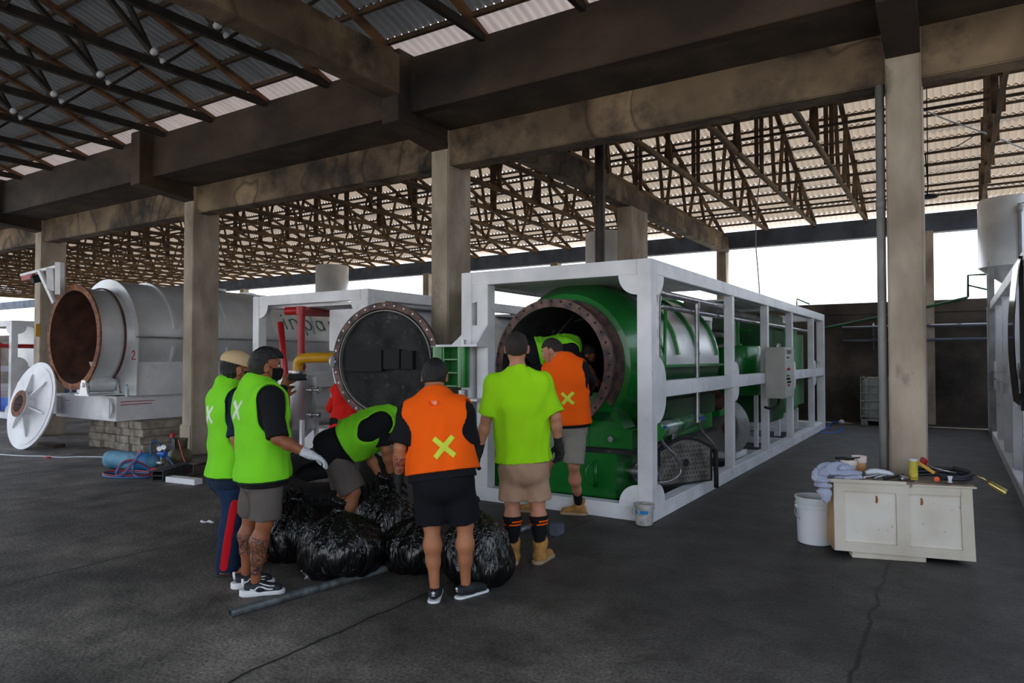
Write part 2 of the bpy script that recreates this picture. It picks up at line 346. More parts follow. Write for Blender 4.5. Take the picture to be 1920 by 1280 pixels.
def front_truss(x0):
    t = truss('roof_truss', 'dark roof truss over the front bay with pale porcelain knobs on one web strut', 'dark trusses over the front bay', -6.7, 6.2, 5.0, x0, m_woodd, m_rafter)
    a = Vector((x0-.02, 4.55, 5.12)); b = Vector((x0-.02, 3.55, 5.95))
    bm = B(); beam(bm, a, b, .05, .07, (1, 0, 0)); w = obj('web_member', bm, m_woodd, t)
    for q in (a, b):
        bm = B()
        for e in (-.05, .05): lathe(bm, [(0, -.045), (.035, -.035), (.045, 0), (.035, .035), (0, .045)], q+Vector((.04, e, -e*.8)), (1, 0, 0), 12)
        obj('porcelain_knob', bm, m_plast, w, True)
    return t
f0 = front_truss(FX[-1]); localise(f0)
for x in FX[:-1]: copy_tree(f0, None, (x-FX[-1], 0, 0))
# braces running across the trusses
for (y, z) in ((15.6, 5.3), (17.6, 5.2), (12.2, 5.35), (10.0, 5.3)):
    bm = B(); box(bm, (-46, y-.02, z), (3, y+.02, z+.04)); struct('truss_brace', bm, m_batten)
# drain pipe on the right column, hanging cable, roof cables
bm = B(); tube(bm, [(-.53, 6.84, 0), (-.53, 6.84, 4.0)], .036, 16)
lathe(bm, [(.036, 0), (.042, .0), (.042, .08), (.036, .08)], (-.53, 6.84, 2.9), n=16)
tag(obj('drain_pipe', bm, m_pvc, None, True), 'grey vertical drain pipe fixed to the left side of the nearest right column', 'pipe')
bm = B(); a = PY(1425, 300, 13.5)
tube(bm, [PY(1432, 280, 13.5), PY(1420, 370, 13.5), PY(1416, 450, 13.5), PY(1421, 505, 13.5), PY(1424, 545, 13.5), PY(1426, 600, 13.6)], .012, 6, smooth=2)
tag(obj('hanging_cable', bm, m_pvc, None, True), 'thin grey cable hanging from the roof down to the green machine cage', 'cable')
bm = B(); tube(bm, [PY(1730, 205, 14), PY(1775, 225, 14), PY(1850, 250, 14), PY(1935, 285, 14)], .012, 6, smooth=2)
tag(obj('roof_cable', bm, m_plast, None, True), 'pale cable strung under the roof tiles beside the nearest right column', 'cable')
bm = B(); tube(bm, [PY(1735, 288, 14), PY(1790, 278, 14), PY(1830, 252, 14)], .008, 6, smooth=2); tube(bm, [PY(1735, 288, 14), PY(1740, 350, 14), PY(1738, 368, 14)], .012, 6)
tube(bm, [PY(1740, 350, 14), (float(PY(1740, 350, 14)[0]), 14.0, 7.05)], .008, 6); lathe(bm, [(0, .05), (.12, .02), (.16, 0), (.12, -.03), (0, -.04)], PY(1742, 368, 14), n=16)
tag(obj('hanging_lamp', bm, m_black, None, True), 'small black lamp hanging on a wire under the roof right of the right column', 'lamp')
# pipes along the far wall
for z, nm, mm in ((2.35, 'upper dark water pipe along the far wall', m_ring), (2.02, 'lower dark water pipe along the far wall', m_ring)):
    bm = B(); tube(bm, [(-2.4, 19.36, z), (1.1, 19.36, z+.02)], .035, 10)
    for x in (-1.7, -.6, .8): box(bm, (x-.02, 19.38, z-.25), (x+.02, 19.455, z+.1))
    tag(obj('water_pipe', bm, mm, None, True), nm, 'pipe')
bm = B(); tube(bm, [PY(1540, 616, 18.9), PY(1600, 604, 19.2), PY(1660, 592, 19.3), PY(1745, 574, 19.33), PY(1815, 557, 19.33)], .03, 10, smooth=1)
tag(obj('water_pipe', bm, m_greend, None, True), 'green pipe sloping up across the far wall towards the right', 'pipe')
bm = B(); tube(bm, [PY(1815, 557, 19.5), PY(1815, 516, 19.5), PY(1850, 514, 19.3)], .025, 8); tube(bm, [PY(1817, 535, 19.5), PY(1852, 543, 19.3)], .02, 8)
tag(obj('handrail', bm, m_greend, None, True), 'thin dark rail standing on the far wall beside the right storage tank', 'railing')
bm = B(); tube(bm, [PY(1494, 572, 19.5), PY(1494, 560, 19.5), PY(1518, 570, 19.4)], .02, 8)
tag(obj('handrail', bm, m_greend, None, True), 'small bent rail on the far wall just above the green machine cage', 'railing')
bm = B(); tube(bm, [G(1540, 808), G(1548, 806), P(1560, 790, 17), P(1580, 791, 17)], .02, 8, smooth=2); tube(bm, [G(1537, 812), G(1560, 812), G(1578, 808), G(1580, 800)], .02, 8, smooth=2)
tag(obj('water_hose', bm, m_blue, None, True), 'blue hose lying on the floor beyond the green machine cage', 'hose')
bm = B(); lathe(bm, [(0, 0), (.05, .0), (.07, .06), (0, .1)], P(1578, 792, 17), (.2, -1, .2), n=16)
tag(obj('hose_nozzle', bm, m_plast, None, True), 'small pale nozzle at the end of the blue hose', 'nozzle')
# ================================================================== STORAGE TANKS
def silo(x, y, label, ladder=True):
    t = thing('storage_tank', label, 'tank', (x, y, 0), 'storage tanks high at the back')
    bm = B(); lathe(bm, [(0, 3.0), (.12, 3.05), (.56, 3.4), (.56, 4.72), (.54, 4.76), (.54, 4.70), (0, 4.80)], (x, y, 0), n=48); obj('tank_body', bm, m_silver, t, 'auto')
    for k in range(4):
        a = PI/4+k*PI/2; bm = B(); box(bm, (x+.5*math.cos(a)-.05, y+.5*math.sin(a)-.05, 0), (x+.5*math.cos(a)+.05, y+.5*math.sin(a)+.05, 3.5)); obj('leg', bm, m_pvc, t)
    if ladder:
        bm = B(); tube(bm, [(x+.1, y-.62, 2.8), (x+.1, y-.62, 4.55), (x+.5, y-.62, 4.58)], .03, 8); lathe(bm, [(0, 0), (.05, 0), (.05, .1), (0, .1)], (x+.1, y-.62, 4.4), n=10); obj('pipe', bm, m_pvc, t, True)
    return t
silo(.98, 17, 'silver storage tank with cone base and side pipe, rightmost of the high tanks')
silo(-7.45, 16.2, 'silver storage tank seen between the dark flue and the column behind the green machine', False)
silo(-18.1, 16.8, 'silver storage tank rising behind the white cage with the red pipes', False)
# ================================================================== CAGES (white steel frames)
def gusset(bm, c, x, y, r, d, n=10):
    poly = [(0, 0)]+[(r*math.cos(PI/2*k/n), r*math.sin(PI/2*k/n)) for k in range(n+1)]
    return prism(bm, poly, c, x, y, d)
def cage(x0, x1, y0, y1, z1, ys, label, rail=True, door_post=False, cross=True):
    t = thing('steel_cage', label, 'frame', ((x0+x1)/2, (y0+y1)/2, 0)); w = .15
    def pt(nm, lo, hi): bm = B(); box(bm, lo, hi, .006); return obj(nm, bm, m_white, t)
    for x in (x0, x1-w):
        for y in (y0, y1-w): pt('corner_post', (x, y, 0), (x+w, y+w, z1))
        pt('top_beam', (x, y0+w, z1-w), (x+w, y1-w, z1)); pt('bottom_beam', (x, y0+w, 0), (x+w, y1-w, w))
        for y in ys: pt('post', (x+.03, y-.06, w), (x+w-.01, y+.06, z1-w))
        if rail:
            yy = [y0+w]+[v for v in ys]+[y1-w]
            pt('side_rail', (x+.045 if x == x0 else x+.02, y0+w, 1.2), (x+.11 if x == x0 else x+w+.002, y1-w, 1.36))
    for y in (y0, y1-w): pt('top_beam', (x0+w, y, z1-w), (x1-w, y+w, z1)); pt('bottom_beam', (x0+w, y, 0), (x1-w, y+w, w))
    if cross:
        for y in [y0+1.3]+list(ys): pt('cross_member', (x0+w, y-.05, .01), (x1-w, y+.05, .12))
    def plate(*a): bm = B(); gusset(bm, *a); obj('corner_plate', bm, m_white, t)
    for (x, sx) in ((x0+w, 1), (x1-w, -1)):
        for (z, sz) in ((z1-w, -1), (w, 1)): plate((x, y0+.01, z), (sx, 0, 0), (0, 0, sz), .2, (0, .012, 0))
    for x in (x0, x1-.012):
        for (z, sz) in ((z1-w, -1), (w, 1)): plate((x, y0+w, z), (0, 1, 0), (0, 0, sz), .2, (.012, 0, 0))
        for z0, s0 in ((1.36, 1), (1.2, -1)):
            plate((x, y0+w, z0), (0, 1, 0), (0, 0, s0), .25, (.012, 0, 0))
            for y in ys:
                for s1 in (1, -1):
                    if s1 > 0 or x < x1-.5: plate((x, y+s1*.06, z0), (0, s1, 0), (0, 0, s0), .18, (.012, 0, 0))
    return t
c1 = cage(-4.78, -2.48, 6.4, 17.05, 2.57, [9.4, 11.45, 13.4, 15.65], 'white steel cage around the green furnace machine')
bm = B(); box(bm, (-4.56, 6.4, .15), (-4.41, 6.55, 2.42), .006); obj('door_post', bm, m_white, c1)
for z, y in ((.5, 6.4),):
    pass
for a, b in (((-4.6, 6.6, 2.44), (-2.7, 8.6, 2.47)), ((-4.6, 9.4, 2.44), (-3.9, 11.0, 2.47)), ((-3.4, 10.4, 2.44), (-2.7, 13.0, 2.47))): bm = B(); box(bm, a, b); obj('roof_plate', bm, m_white, c1)
# hinge brackets on the cage
bm = B()
for z in (1.72, 1.12):
    box(bm, (-4.98, 6.18, z), (-4.40, 6.45, z+.025))
prism(bm, [(0, 0), (.5, 0), (.5, .22), (.28, .22)], (-4.93, 6.41, 1.745), (1, 0, 0), (0, 0, 1), (0, .015, 0))
prism(bm, [(0, 0), (0, .22), (-.22, 0)], (-4.42, 6.39, 1.745), (0, 1, 0), (0, 0, 1), (.02, 0, 0))
obj('hinge_bracket', bm, m_white, c1)
bm = B(); cyl(bm, (-4.66, 6.28, 1.74), (-4.66, 6.28, 1.8), .03, n=16); obj('hinge_bolt', bm, m_steel, c1, 'auto')
bm = B(); lathe(bm, [(0, .55), (.035, .55), (.035, 1.145), (.055, 1.15), (.055, 1.235), (0, 1.24)], (-4.66, 6.28, 0), n=16)
obj('hinge_pin', bm, m_steel, c1, 'auto')
c3 = cage(-9.45, -6.93, 7.1, 16.8, 2.57, [9.8, 12.2, 14.6], 'white steel cage behind the hopper tank with red and yellow pipes')
c4 = cage(-22.9, -20.7, 8.2, 16.8, 2.57, [10.5, 13, 15], 'white steel cage at the far left edge behind the round white lid')
c2 = cage(.6, 2.86, 6.4, 18.4, 2.70, [8.2, 9.6, 11.3, 13.2, 15.2, 16.9], 'white steel cage at the right edge with a dark glossy panel')
# ================================================================== GREEN FURNACE
gx, gz = -3.72, 1.52
t = thing('green_furnace', 'green drum furnace with a rust-brown ring mouth inside the white cage', 'machine', (gx, 8, 0)); gf = t
AX = (0, 1, 0)
def ring_bolts(nm, m, par, c, R, n, ax=(0, 1, 0), r=.014, h=.012, a0=0, xref=(1, 0, 0)):
    z = Vector(ax).normalized(); x = (Vector(xref)-z*z.dot(Vector(xref))).normalized(); y = z.cross(x); c = Vector(c)
    for k in range(n):
        p = c+(x*math.cos(a0+2*PI*k/n)+y*math.sin(a0+2*PI*k/n))*R; bm = B(); cyl(bm, p-z*h, p+z*h, r, n=8); obj(nm, bm, m, par, 'auto')
bm = B(); lathe(bm, [(.635, 0), (.725, 0), (.725, .035), (.67, .035), (.67, .26), (.74, .26), (.74, .30), (.67, .30)], (gx, 6.62, gz), AX, 72); fl = obj('mouth_flange', bm, m_flange, t, 'auto')
ring_bolts('bolt_hole', m_black, fl, (gx, 6.62, gz), .695, 36, h=.004)
bm = B(); lathe(bm, [(.74, .30), (.80, .31), (.935, .62), (.955, .66), (.955, .95), (.92, .95), (.92, .7), (.70, .32)], (gx, 6.62, gz), AX, 72); obj('front_shroud', bm, m_green, t, 'auto')
bm = B(); lathe(bm, [(.635, 0), (.64, 2.9), (0, 2.9)], (gx, 6.63, gz), AX, 72); obj('inner_drum', bm, m_soot, t, 'auto')
bm = B()
for k in range(5):
    a = PI/2+(k-2)*.55; p = Vector((gx+.56*math.cos(a), 7.5, gz+.56*math.sin(a)))
    beam(bm, p, p+Vector((0, 1.6, 0)), .36, .03, (math.cos(a+.25), 0, math.sin(a+.25)))
obj('drum_flight', bm, m_soot, t)
bm = B(); lathe(bm, [(.93, 0), (.93, 2.35), (0, 2.36)], (gx, 7.42, gz), AX, 48, 0, PI, (-1, 0, 0)); obj('upper_casing', bm, m_silver, t, 'auto')
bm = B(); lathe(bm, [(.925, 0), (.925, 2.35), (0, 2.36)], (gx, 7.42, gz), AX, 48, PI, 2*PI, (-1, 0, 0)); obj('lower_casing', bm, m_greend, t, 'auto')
for y in (8.0, 8.75, 9.6):
    bm = B(); lathe(bm, [(.93, 0), (.975, 0), (.975, .05), (.93, .05)], (gx, y, gz), AX, 40, .12, PI-.12, (-1, 0, 0)); obj('casing_rib', bm, m_green, t, 'auto')
bm = B(); box(bm, (gx+.9, 7.3, gz-.03), (gx+1.0, 9.75, gz+.0)); box(bm, (gx+.86, 6.98, gz-.0), (gx+.97, 7.5, gz+.03)); obj('casing_joint', bm, m_green, t)
bm = B(); lathe(bm, [(.02, -.012), (.045, -.012), (.045, .012), (.02, .012), (.02, -.012)], (gx+.45, 7.9, gz+.90), (1, 0, 0), 16); obj('lifting_eye', bm, m_green, t, 'auto')
bm = B(); box(bm, (-4.55, 6.62, .14), (-2.95, 8.9, .60), .008); bb = obj('burner_box', bm, m_green, t)
bm = B(); tube(bm, [(-3.22, 6.62, .50), (-3.25, 6.56, .47), (-3.27, 6.55, .38), (-3.25, 6.56, .29), (-3.22, 6.62, .26)], .012, 8, smooth=2); box(bm, (-3.20, 6.61, .24), (-3.17, 6.62, .53)); obj('handle', bm, m_green, bb, True)
bm = B(); box(bm, (-4.55, 6.66, .60), (-2.78, 9.6, .64)); obj('ledge', bm, m_soot, t)
bm = B(); box(bm, (-4.5, 6.78, .64), (-2.84, 9.6, .85), .006); box(bm, (-3.36, 6.77, .64), (-3.34, 6.79, .85)); ub = obj('support_tier', bm, m_green, t)
bm = B(); lathe(bm, [(0, 0), (.03, 0), (.03, .03), (0, .03)], (-3.07, 6.76, .74), (0, -1, 0), 16); obj('port', bm, m_steel, ub, 'auto')
bm = B(); prism(bm, [(-.42, 0), (.34, 0), (.22, .22), (-.34, .22)], (-3.28, 6.80, .85), (1, 0, 0), (0, 0, 1), (0, .3, 0)); cr = obj('cradle', bm, m_green, t)
bm = B(); prism(bm, [(-.26, .05), (.22, .05), (.17, .15), (-.22, .15)], (-3.28, 6.795, .87), (1, 0, 0), (0, 0, 1), (0, -.004, 0)); obj('cradle_opening', bm, m_greend, cr)
bm = B(); prism(bm, [(0, 0), (.3, 0), (.2, .16), (.1, .16)], (-3.42, 6.84, 1.06), (1, 0, 0), (0, 0, 1), (0, .05, 0)); obj('drum_stop', bm, m_green, t)
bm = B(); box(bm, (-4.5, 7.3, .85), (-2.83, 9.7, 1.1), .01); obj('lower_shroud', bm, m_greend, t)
bm = B(); cyl(bm, (-2.96, 7.02, .38), (-2.62, 7.02, .38), .075, n=24); cyl(bm, (-2.9, 7.02, .38), (-2.88, 7.02, .38), .11, n=24); obj('burner_nozzle', bm, m_steel, t, 'auto')
# ---- equipment further along the cage
t = thing('green_oil_tank', 'dark green upright tank with pipe neck behind the second cage post', 'tank', (-3.15, 11.9, 0))
bm = B(); lathe(bm, [(0, .98), (.42, .98), (.45, 1.02), (.45, 1.75), (.42, 1.79), (0, 1.79)], (-3.15, 11.9, 0), n=40); obj('tank_body', bm, m_green, t, 'auto')
bm = B(); tube(bm, [(-3.1, 11.8, 1.75), (-3.1, 11.8, 2.3)], .075, 16); lathe(bm, [(0, 0), (.11, 0), (.11, .03), (0, .03)], (-3.1, 11.8, 1.8), n=20); tube(bm, [(-3.1, 11.8, 2.05), (-2.85, 11.8, 2.05)], .02, 8); obj('neck_pipe', bm, m_green, t, 'auto')
for k in range(3):
    bm = B(); box(bm, (-3.15+.36*math.cos(k*2.1)-.03, 11.9+.36*math.sin(k*2.1)-.03, .12), (-3.15+.36*math.cos(k*2.1)+.03, 11.9+.36*math.sin(k*2.1)+.03, 1.0)); obj('leg', bm, m_white, t)
def cabinet_tank(nm, lo, hi, mm, label):
    t = thing(nm, label, 'tank', ((lo[0]+hi[0])/2, (lo[1]+hi[1])/2, 0))
    bm = B(); box(bm, lo, hi, .02); obj('tank_body', bm, mm, t)
    for x in (lo[0]+.1, hi[0]-.1):
        for y in (lo[1]+.1, hi[1]-.1):
            bm = B(); box(bm, (x-.05, y-.05, .12), (x+.05, y+.05, lo[2])); obj('leg', bm, m_white, t)
    return t
cabinet_tank('green_box_tank', (-3.75, 12.7, .45), (-2.75, 13.9, 2.38), m_greend, 'dark green box-shaped tank behind the grey control cabinet')
t = thing('green_settling_tank', 'tall pale green tank on white legs near the far end of the cage', 'tank', (-3.2, 15.3, 0))
bm = B(); box(bm, (-3.6, 14.55, .5), (-2.75, 16.1, 2.2), .12); obj('tank_body', bm, mat('pale_green_paint', (86, 140, 92), .45, scale=2, var=.2), t, 'auto')
for x in (-3.4, -2.9):
    for y in (14.8, 15.8): bm = B(); box(bm, (x-.06, y-.06, .12), (x+.06, y+.06, .52)); obj('leg', bm, m_white, t)
t = thing('gas_blower', 'grey round blower housing with a red hub under the cage rail', 'blower', (-2.95, 10.7, 0))
bm = B(); lathe(bm, [(0, -.14), (.40, -.14), (.43, -.1), (.43, .1), (.40, .14), (0, .14)], (-3.0, 10.6, .55), (.35, .95, 0), 48); obj('housing', bm, m_pvc, t, 'auto')
bm = B(); lathe(bm, [(0, 0), (.11, 0), (.11, .05), (.05, .08), (0, .08)], (-2.86, 10.46, .55), (.85, -.5, 0), 20); obj('hub', bm, m_red, t, 'auto')
bm = B(); box(bm, (-3.25, 10.0, .75), (-2.85, 10.4, 1.05), .01); obj('outlet_duct', bm, m_green, t)
bm = B(); box(bm, (-3.3, 10.3, .12), (-2.7, 10.9, .2)); obj('foot', bm, m_white, t)
t = thing('exhaust_duct', 'green and steel pipe running along the cage with a round green end cap', 'pipe', (-2.75, 8, .7))
bm = B(); tube(bm, [(-2.66, 6.95, .83), (-2.78, 8.1, .80), (-2.95, 9.5, .80), (-3.05, 10.1, .86)], .085, 20); obj('duct', bm, mat('worn_green_pipe', (20, 110, 52), .25, scale=2.4, col2=(150, 158, 156), metal=.4, thresh=(.4, .5)), t, True)
bm = B(); lathe(bm, [(0, 0), (.115, 0), (.115, .03), (0, .03)], (-2.655, 6.90, .83), (.1, -1, 0), 28); obj('end_cap', bm, m_green, t, 'auto')
bm = B()
for k, (r, z) in enumerate(((.05, .72), (.035, .66), (.05, .60), (.04, .54), (.055, .48))): cyl(bm, (-2.80, 7.9, z-.035), (-2.80, 7.9, z+.03), r, n=16)
obj('valve_fitting', bm, m_steel, t, 'auto')
# arched perforated panel (burner hatch)
t = thing('arched_hatch', 'arched perforated metal plate with black rim standing inside the cage', 'hatch', (-2.62, 7.75, .12))
n = 12; out = [(-.42, 0), (.42, 0)]+[(.42-.84*k/n, .40+.13*math.sin(PI*k/n)) for k in range(n+1)]
hx = Vector((.46, .888, 0)).normalized(); hd = Vector((hx.y, -hx.x, 0))
o0 = Vector((-2.62, 7.72, .17))
bm = B(); prism(bm, out, o0, hx, (0, 0, 1), hd*.04); obj('rim', bm, m_black, t)
inn = [(p[0]*.9, p[1]*.9+.02) for p in out]
bm = B(); prism(bm, inn, o0+hd*.04, hx, (0, 0, 1), hd*.006); pl = obj('perforated_plate', bm, mat('hatch_plate', (120, 114, 108), .7, scale=7, var=.4), t)
bm = B()
for i in range(15):
    for j in range(8):
        u = -.34+i*.048+(.024 if j % 2 else 0); v = .07+j*.05
        if abs(u) < .355 and v < .43 and math.hypot(u, v-.24) > .06: cyl(bm, o0+hx*u+Vector((0, 0, v))+hd*.045, o0+hx*u+Vector((0, 0, v))+hd*.048, .009, n=6)
cyl(bm, o0+Vector((0, 0, .24))+hd*.045, o0+Vector((0, 0, .24))+hd*.049, .045, n=20); obj('hole_pattern', bm, m_black, pl)
bm = B(); q = o0+hx*.46; tube(bm, [q+Vector((0, 0, .34)), q+hd*.05+Vector((0, 0, .36)), q+hd*.06+Vector((0, 0, .05)), q+hd*.06+Vector((0, 0, -.08))], .028, 8); obj('latch_bar', bm, m_black, t, True)
bm = B(); box(bm, (-2.95, 7.5, .02), (-2.62, 8.2, .17)); obj('base_block', bm, m_black, t)
# gas pipes with valves and hoses
def gaspipe(y, hose, label):
    t = thing('gas_pipe', label, 'pipe', (-2.62, y, 0))
    x = -2.62
    bm = B(); tube(bm, [(x, y, 2.28), (x, y, .82 if hose else .86)], .028, 14); lathe(bm, [(0, -.05), (.038, -.05), (.038, .05), (0, .05)], (x, y, 2.24), n=16); lathe(bm, [(0, -.06), (.038, -.06), (.038, .05), (0, .05)], (x, y, .88), n=16); obj('riser', bm, m_steel, t, 'auto')
    bm = B(); box(bm, (x+.02, y-.03, .86), (x+.08, y+.05, .885), .004); obj('valve_handle', bm, m_blue, t)
    bm = B(); tube(bm, [(x, y, .84)]+hose, .016, 10, smooth=3); obj('braided_hose', bm, m_steel, t, True)
gaspipe(6.95, [(-2.60, 7.0, .70), (-2.52, 7.25, .52), (-2.50, 7.35, .36), (-2.56, 7.15, .28), (-2.66, 7.02, .28)], 'steel gas riser with blue valve and braided hose, nearest the front corner post')
gaspipe(8.25, [(-2.60, 8.35, .70), (-2.52, 8.6, .52), (-2.50, 8.62, .40), (-2.6, 8.35, .34), (-2.75, 8.2, .34)], 'steel gas riser with blue valve and braided hose, second from the front')
bm = B(); tube(bm, [(-2.62, 6.95, 2.28), (-2.62, 9.7, 2.28)], .036, 14); lathe(bm, [(0, -.05), (.05, -.05), (.05, .05), (0, .05)], (-2.62, 6.97, 2.28), (0, 1, 0), 16)
tag(obj('header_pipe', bm, m_steel, None, 'auto'), 'grey header pipe under the cage top joining both gas risers', 'pipe')
bm = B(); tube(bm, [(-2.72, 7.3, 2.16), (-2.66, 16.3, 2.16)], .03, 12); tag(obj('long_steel_pipe', bm, m_steel, None, True), 'long thin steel pipe running the length of the cage near its top', 'pipe')
bm = B(); tube(bm, [(-2.95, 8.9, 2.3), (-2.95, 15.7, 2.28)], .06, 14); tag(obj('vapour_pipe', bm, m_pvc, None, True), 'thick grey pipe along the cage top behind the thin steel pipe', 'pipe')
bm = B(); tube(bm, [(-2.72, 7.45, 2.14), (-2.80, 7.62, 1.35), (-2.78, 7.6, .98)], .02, 10); box(bm, (-2.92, 7.5, 1.30), (-2.62, 7.75, 1.33)); tag(obj('hanger_rod', bm, m_green, None, True), 'thin green rod hanging beside the silver casing', 'rod')
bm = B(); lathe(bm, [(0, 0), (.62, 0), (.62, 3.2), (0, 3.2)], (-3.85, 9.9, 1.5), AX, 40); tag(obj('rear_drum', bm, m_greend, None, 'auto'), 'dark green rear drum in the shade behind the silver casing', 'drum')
bm = B(); tube(bm, [(-3.4, 10.7, 1.95), (-2.9, 10.7, 1.95), (-2.9, 10.7, 1.75)], .04, 10, smooth=1); tube(bm, [(-2.9, 10.7, 1.8), (-3.2, 10.75, 1.75), (-3.2, 10.75, 1.35)], .025, 8); tag(obj('small_pipe_run', bm, m_pvc, None, True), 'small bent pipe in front of the dark rear drum', 'pipe')
bm = B(); tube(bm, [(-3.1, 9.7, 1.1), (-2.95, 10.0, 1.0), (-2.95, 10.1, .95)], .16, 16, smooth=1); tag(obj('elbow_duct', bm, m_rustd, None, True), 'brown curved duct under the cage rail above the blower', 'pipe')
bm = B(); cyl(bm, (-4.3, 9.1, 1.6), (-4.3, 9.1, 5.75), .075, n=24); tag(obj('flue_pipe', bm, mat('flue_rust', (70, 60, 56), .5, metal=.5, scale=5, var=.4), None, 'auto'), 'dark upright flue pipe rising from the green machine to the roof', 'pipe')
# control cabinet
t = thing('control_cabinet', 'pale grey control cabinet with buttons fixed outside the cage', 'cabinet', (-2.34, 11.5, .97))
m_cab = mat('cabinet_grey', (188, 186, 178), .5, var=.05)
bm = B(); box(bm, (-2.476, 11.15, .97), (-2.2, 11.9, 1.76), .008); obj('body', bm, m_cab, t)
bm = B(); box(bm, (-2.2, 11.17, .99), (-2.188, 11.88, 1.74), .004); dr = obj('door', bm, m_cab, t)
for k, (y, z, c) in enumerate(((11.4, 1.6, 'g'), (11.5, 1.46, 'w'), (11.35, 1.42, 'r'), (11.45, 1.42, 'r'), (11.4, 1.32, 'g'), (11.3, 1.27, 'k'), (11.45, 1.27, 'k'), (11.35, 1.22, 'k'), (11.5, 1.22, 'k'), (11.4, 1.17, 'r'))):
    bm = B()
    if c == 'g': box(bm, (-2.19, y-.08, z-.012), (-2.18, y+.08, z+.012))
    else: cyl(bm, (-2.19, y, z), (-2.165, y, z), .017, n=12)
    obj('button', bm, {'g': m_green, 'r': m_red, 'k': m_black, 'w': m_plast}[c], dr, 'auto')
bm = B(); box(bm, (-2.19, 11.3, 1.66), (-2.18, 11.62, 1.72)); obj('name_plate', bm, m_steel, dr)
bm = B(); lathe(bm, [(0, 0), (.05, 0), (.05, .04), (.035, .05), (0, .07)], (-2.34, 11.4, 1.76), n=16); obj('alarm_cap', bm, m_steel, t, 'auto')
bm = B(); tube(bm, [(-2.34, 11.5, .98), (-2.33, 11.4, .86), (-2.38, 11.2, .80), (-2.46, 11.05, .84)], .02, 8, smooth=2); obj('cable', bm, m_black, t, True)
# ================================================================== OPEN DOOR of the green furnace
phi = math.radians(14); tv = Vector((math.cos(phi), math.sin(phi), 0)); nv = Vector((math.sin(phi), -math.cos(phi), 0)); dc = Vector((-5.18, 6.5, 1.55))-tv*.72
t = thing('furnace_door', 'round sooty furnace door swung open, hung on a green hinge box', 'door', (dc.x, dc.y, dc.z-.72))
bm = B(); lathe(bm, [(.65, .0), (.65, .03), (.725, .03), (.725, -.03), (.6, -.06), (0, -.10)], dc, nv, 72); fl = obj('door_flange', bm, m_flange, t, 'auto')
ring_bolts('bolt', m_steel, fl, dc+nv*.03, .69, 32, nv, h=.006, r=.012)
bm = B(); lathe(bm, [(.618, -.05), (.618, .04), (.630, .04), (.630, -.0)], dc, nv, 72); obj('seal_lip', bm, m_pvc, t, 'auto')
bm = B(); lathe(bm, [(0, -.03), (.62, -.02)], dc, nv, 64); obj('lining', bm, m_soot, t, True)
bm = B()
for (a0, a1, z0, z1) in ((-.52, -.02, -.16, .10), (0, .22, -.13, .11), (.24, .40, -.13, .09)):
    c = dc+tv*((a0+a1)/2)+Vector((0, 0, (z0+z1)/2+.04)); Mx = Matrix((tv, -nv, Vector((0, 0, 1)))).transposed()
    box(bm, c-Vector(((a1-a0)/2, .06, (z1-z0)/2)), c+Vector(((a1-a0)/2, .06, (z1-z0)/2)), .005, Mx)
obj('inner_plate', bm, m_black, t)
bm = B(); lathe(bm, [(0, -.02), (.05, -.02), (.09, 0), (.05, .05), (0, .06)], dc-tv*.72, -tv, 20); obj('latch_boss', bm, m_silver, t, 'auto')
hb = Vector((-4.66, 6.28, 1.50))
bm = B(); cyl(bm, hb+Vector((0, 0, -.235)), hb+Vector((0, 0, .235)), .068, n=24)
box(bm, (-5.10, 6.24, 1.27), (-4.72, 6.255+.12, 1.285)); box(bm, (-5.10, 6.24, 1.72), (-4.72, 6.375, 1.735)); box(bm, (-5.10, 6.37, 1.27), (-4.70, 6.39, 1.73))
for z in (1.42, 1.57): box(bm, (-4.90, 6.23, z), (-4.71, 6.37, z+.015))
box(bm, (-4.91, 6.23, 1.27), (-4.895, 6.37, 1.73)); lathe(bm, [(.0, 0), (.10, 0), (.10, .46), (0, .46)], (-5.02, 6.33, 1.27), n=20)
obj('hinge_box', bm, m_green, t, 'auto')
# ================================================================== SILVER DRUM UNIT
sx, sz = -12.72, 1.95
t = thing('silver_drum_unit', 'large silver drum machine with open rusty mouth on concrete blocks', 'machine', (sx, 8, .5))
bm = B(); lathe(bm, [(.80, 0), (.90, 0), (.90, .03), (.83, .03)], (sx, 5.95, sz), AX, 72); fl = obj('mouth_flange', bm, m_rust, t, 'auto')
ring_bolts('bolt_hole', m_rustd, fl, (sx, 5.95, sz), .865, 40, h=.004, r=.012)
bm = B(); lathe(bm, [(.84, .03), (.84, .62)], (sx, 5.95, sz), AX, 72); obj('neck', bm, m_silver, t, True)
bm = B(); lathe(bm, [(.85, .42), (.875, .42), (.875, .45), (.85, .45)], (sx, 5.95, sz), AX, 72); obj('neck_seam', bm, m_rustd, t, 'auto')
bm = B(); lathe(bm, [(.80, .0), (.80, 3.), (0, 3.)], (sx, 5.955, sz), AX, 72); obj('inner_drum', bm, m_rustd, t, 'auto')
bm = B()
pts = [(sx+.72*math.cos(a), 6.3+(a-1.0)*.4, sz+.72*math.sin(a)) for a in np.linspace(1.0, 2.1, 10)]
tube(bm, pts, .05, 8); obj('inner_rib', bm, m_pvc, t, True)
R2 = 1.04
bm = B(); lathe(bm, [(.83, 0), (R2, 0), (R2, .03), (.83, .03), (.83, 0)], (sx, 6.5, sz), AX, 72)
prism(bm, [(-1.03, -.1), (-1.0, -1.0), (1.0, -1.0), (1.03, -.1)]+[(.845*math.cos(a), .845*math.sin(a)) for a in np.linspace(-.12, -PI+.12, 24)], (sx, 6.502, sz), (1, 0, 0), (0, 0, 1), (0, .026, 0)); ep = obj('end_plate', bm, m_silver, t)
bm = B()
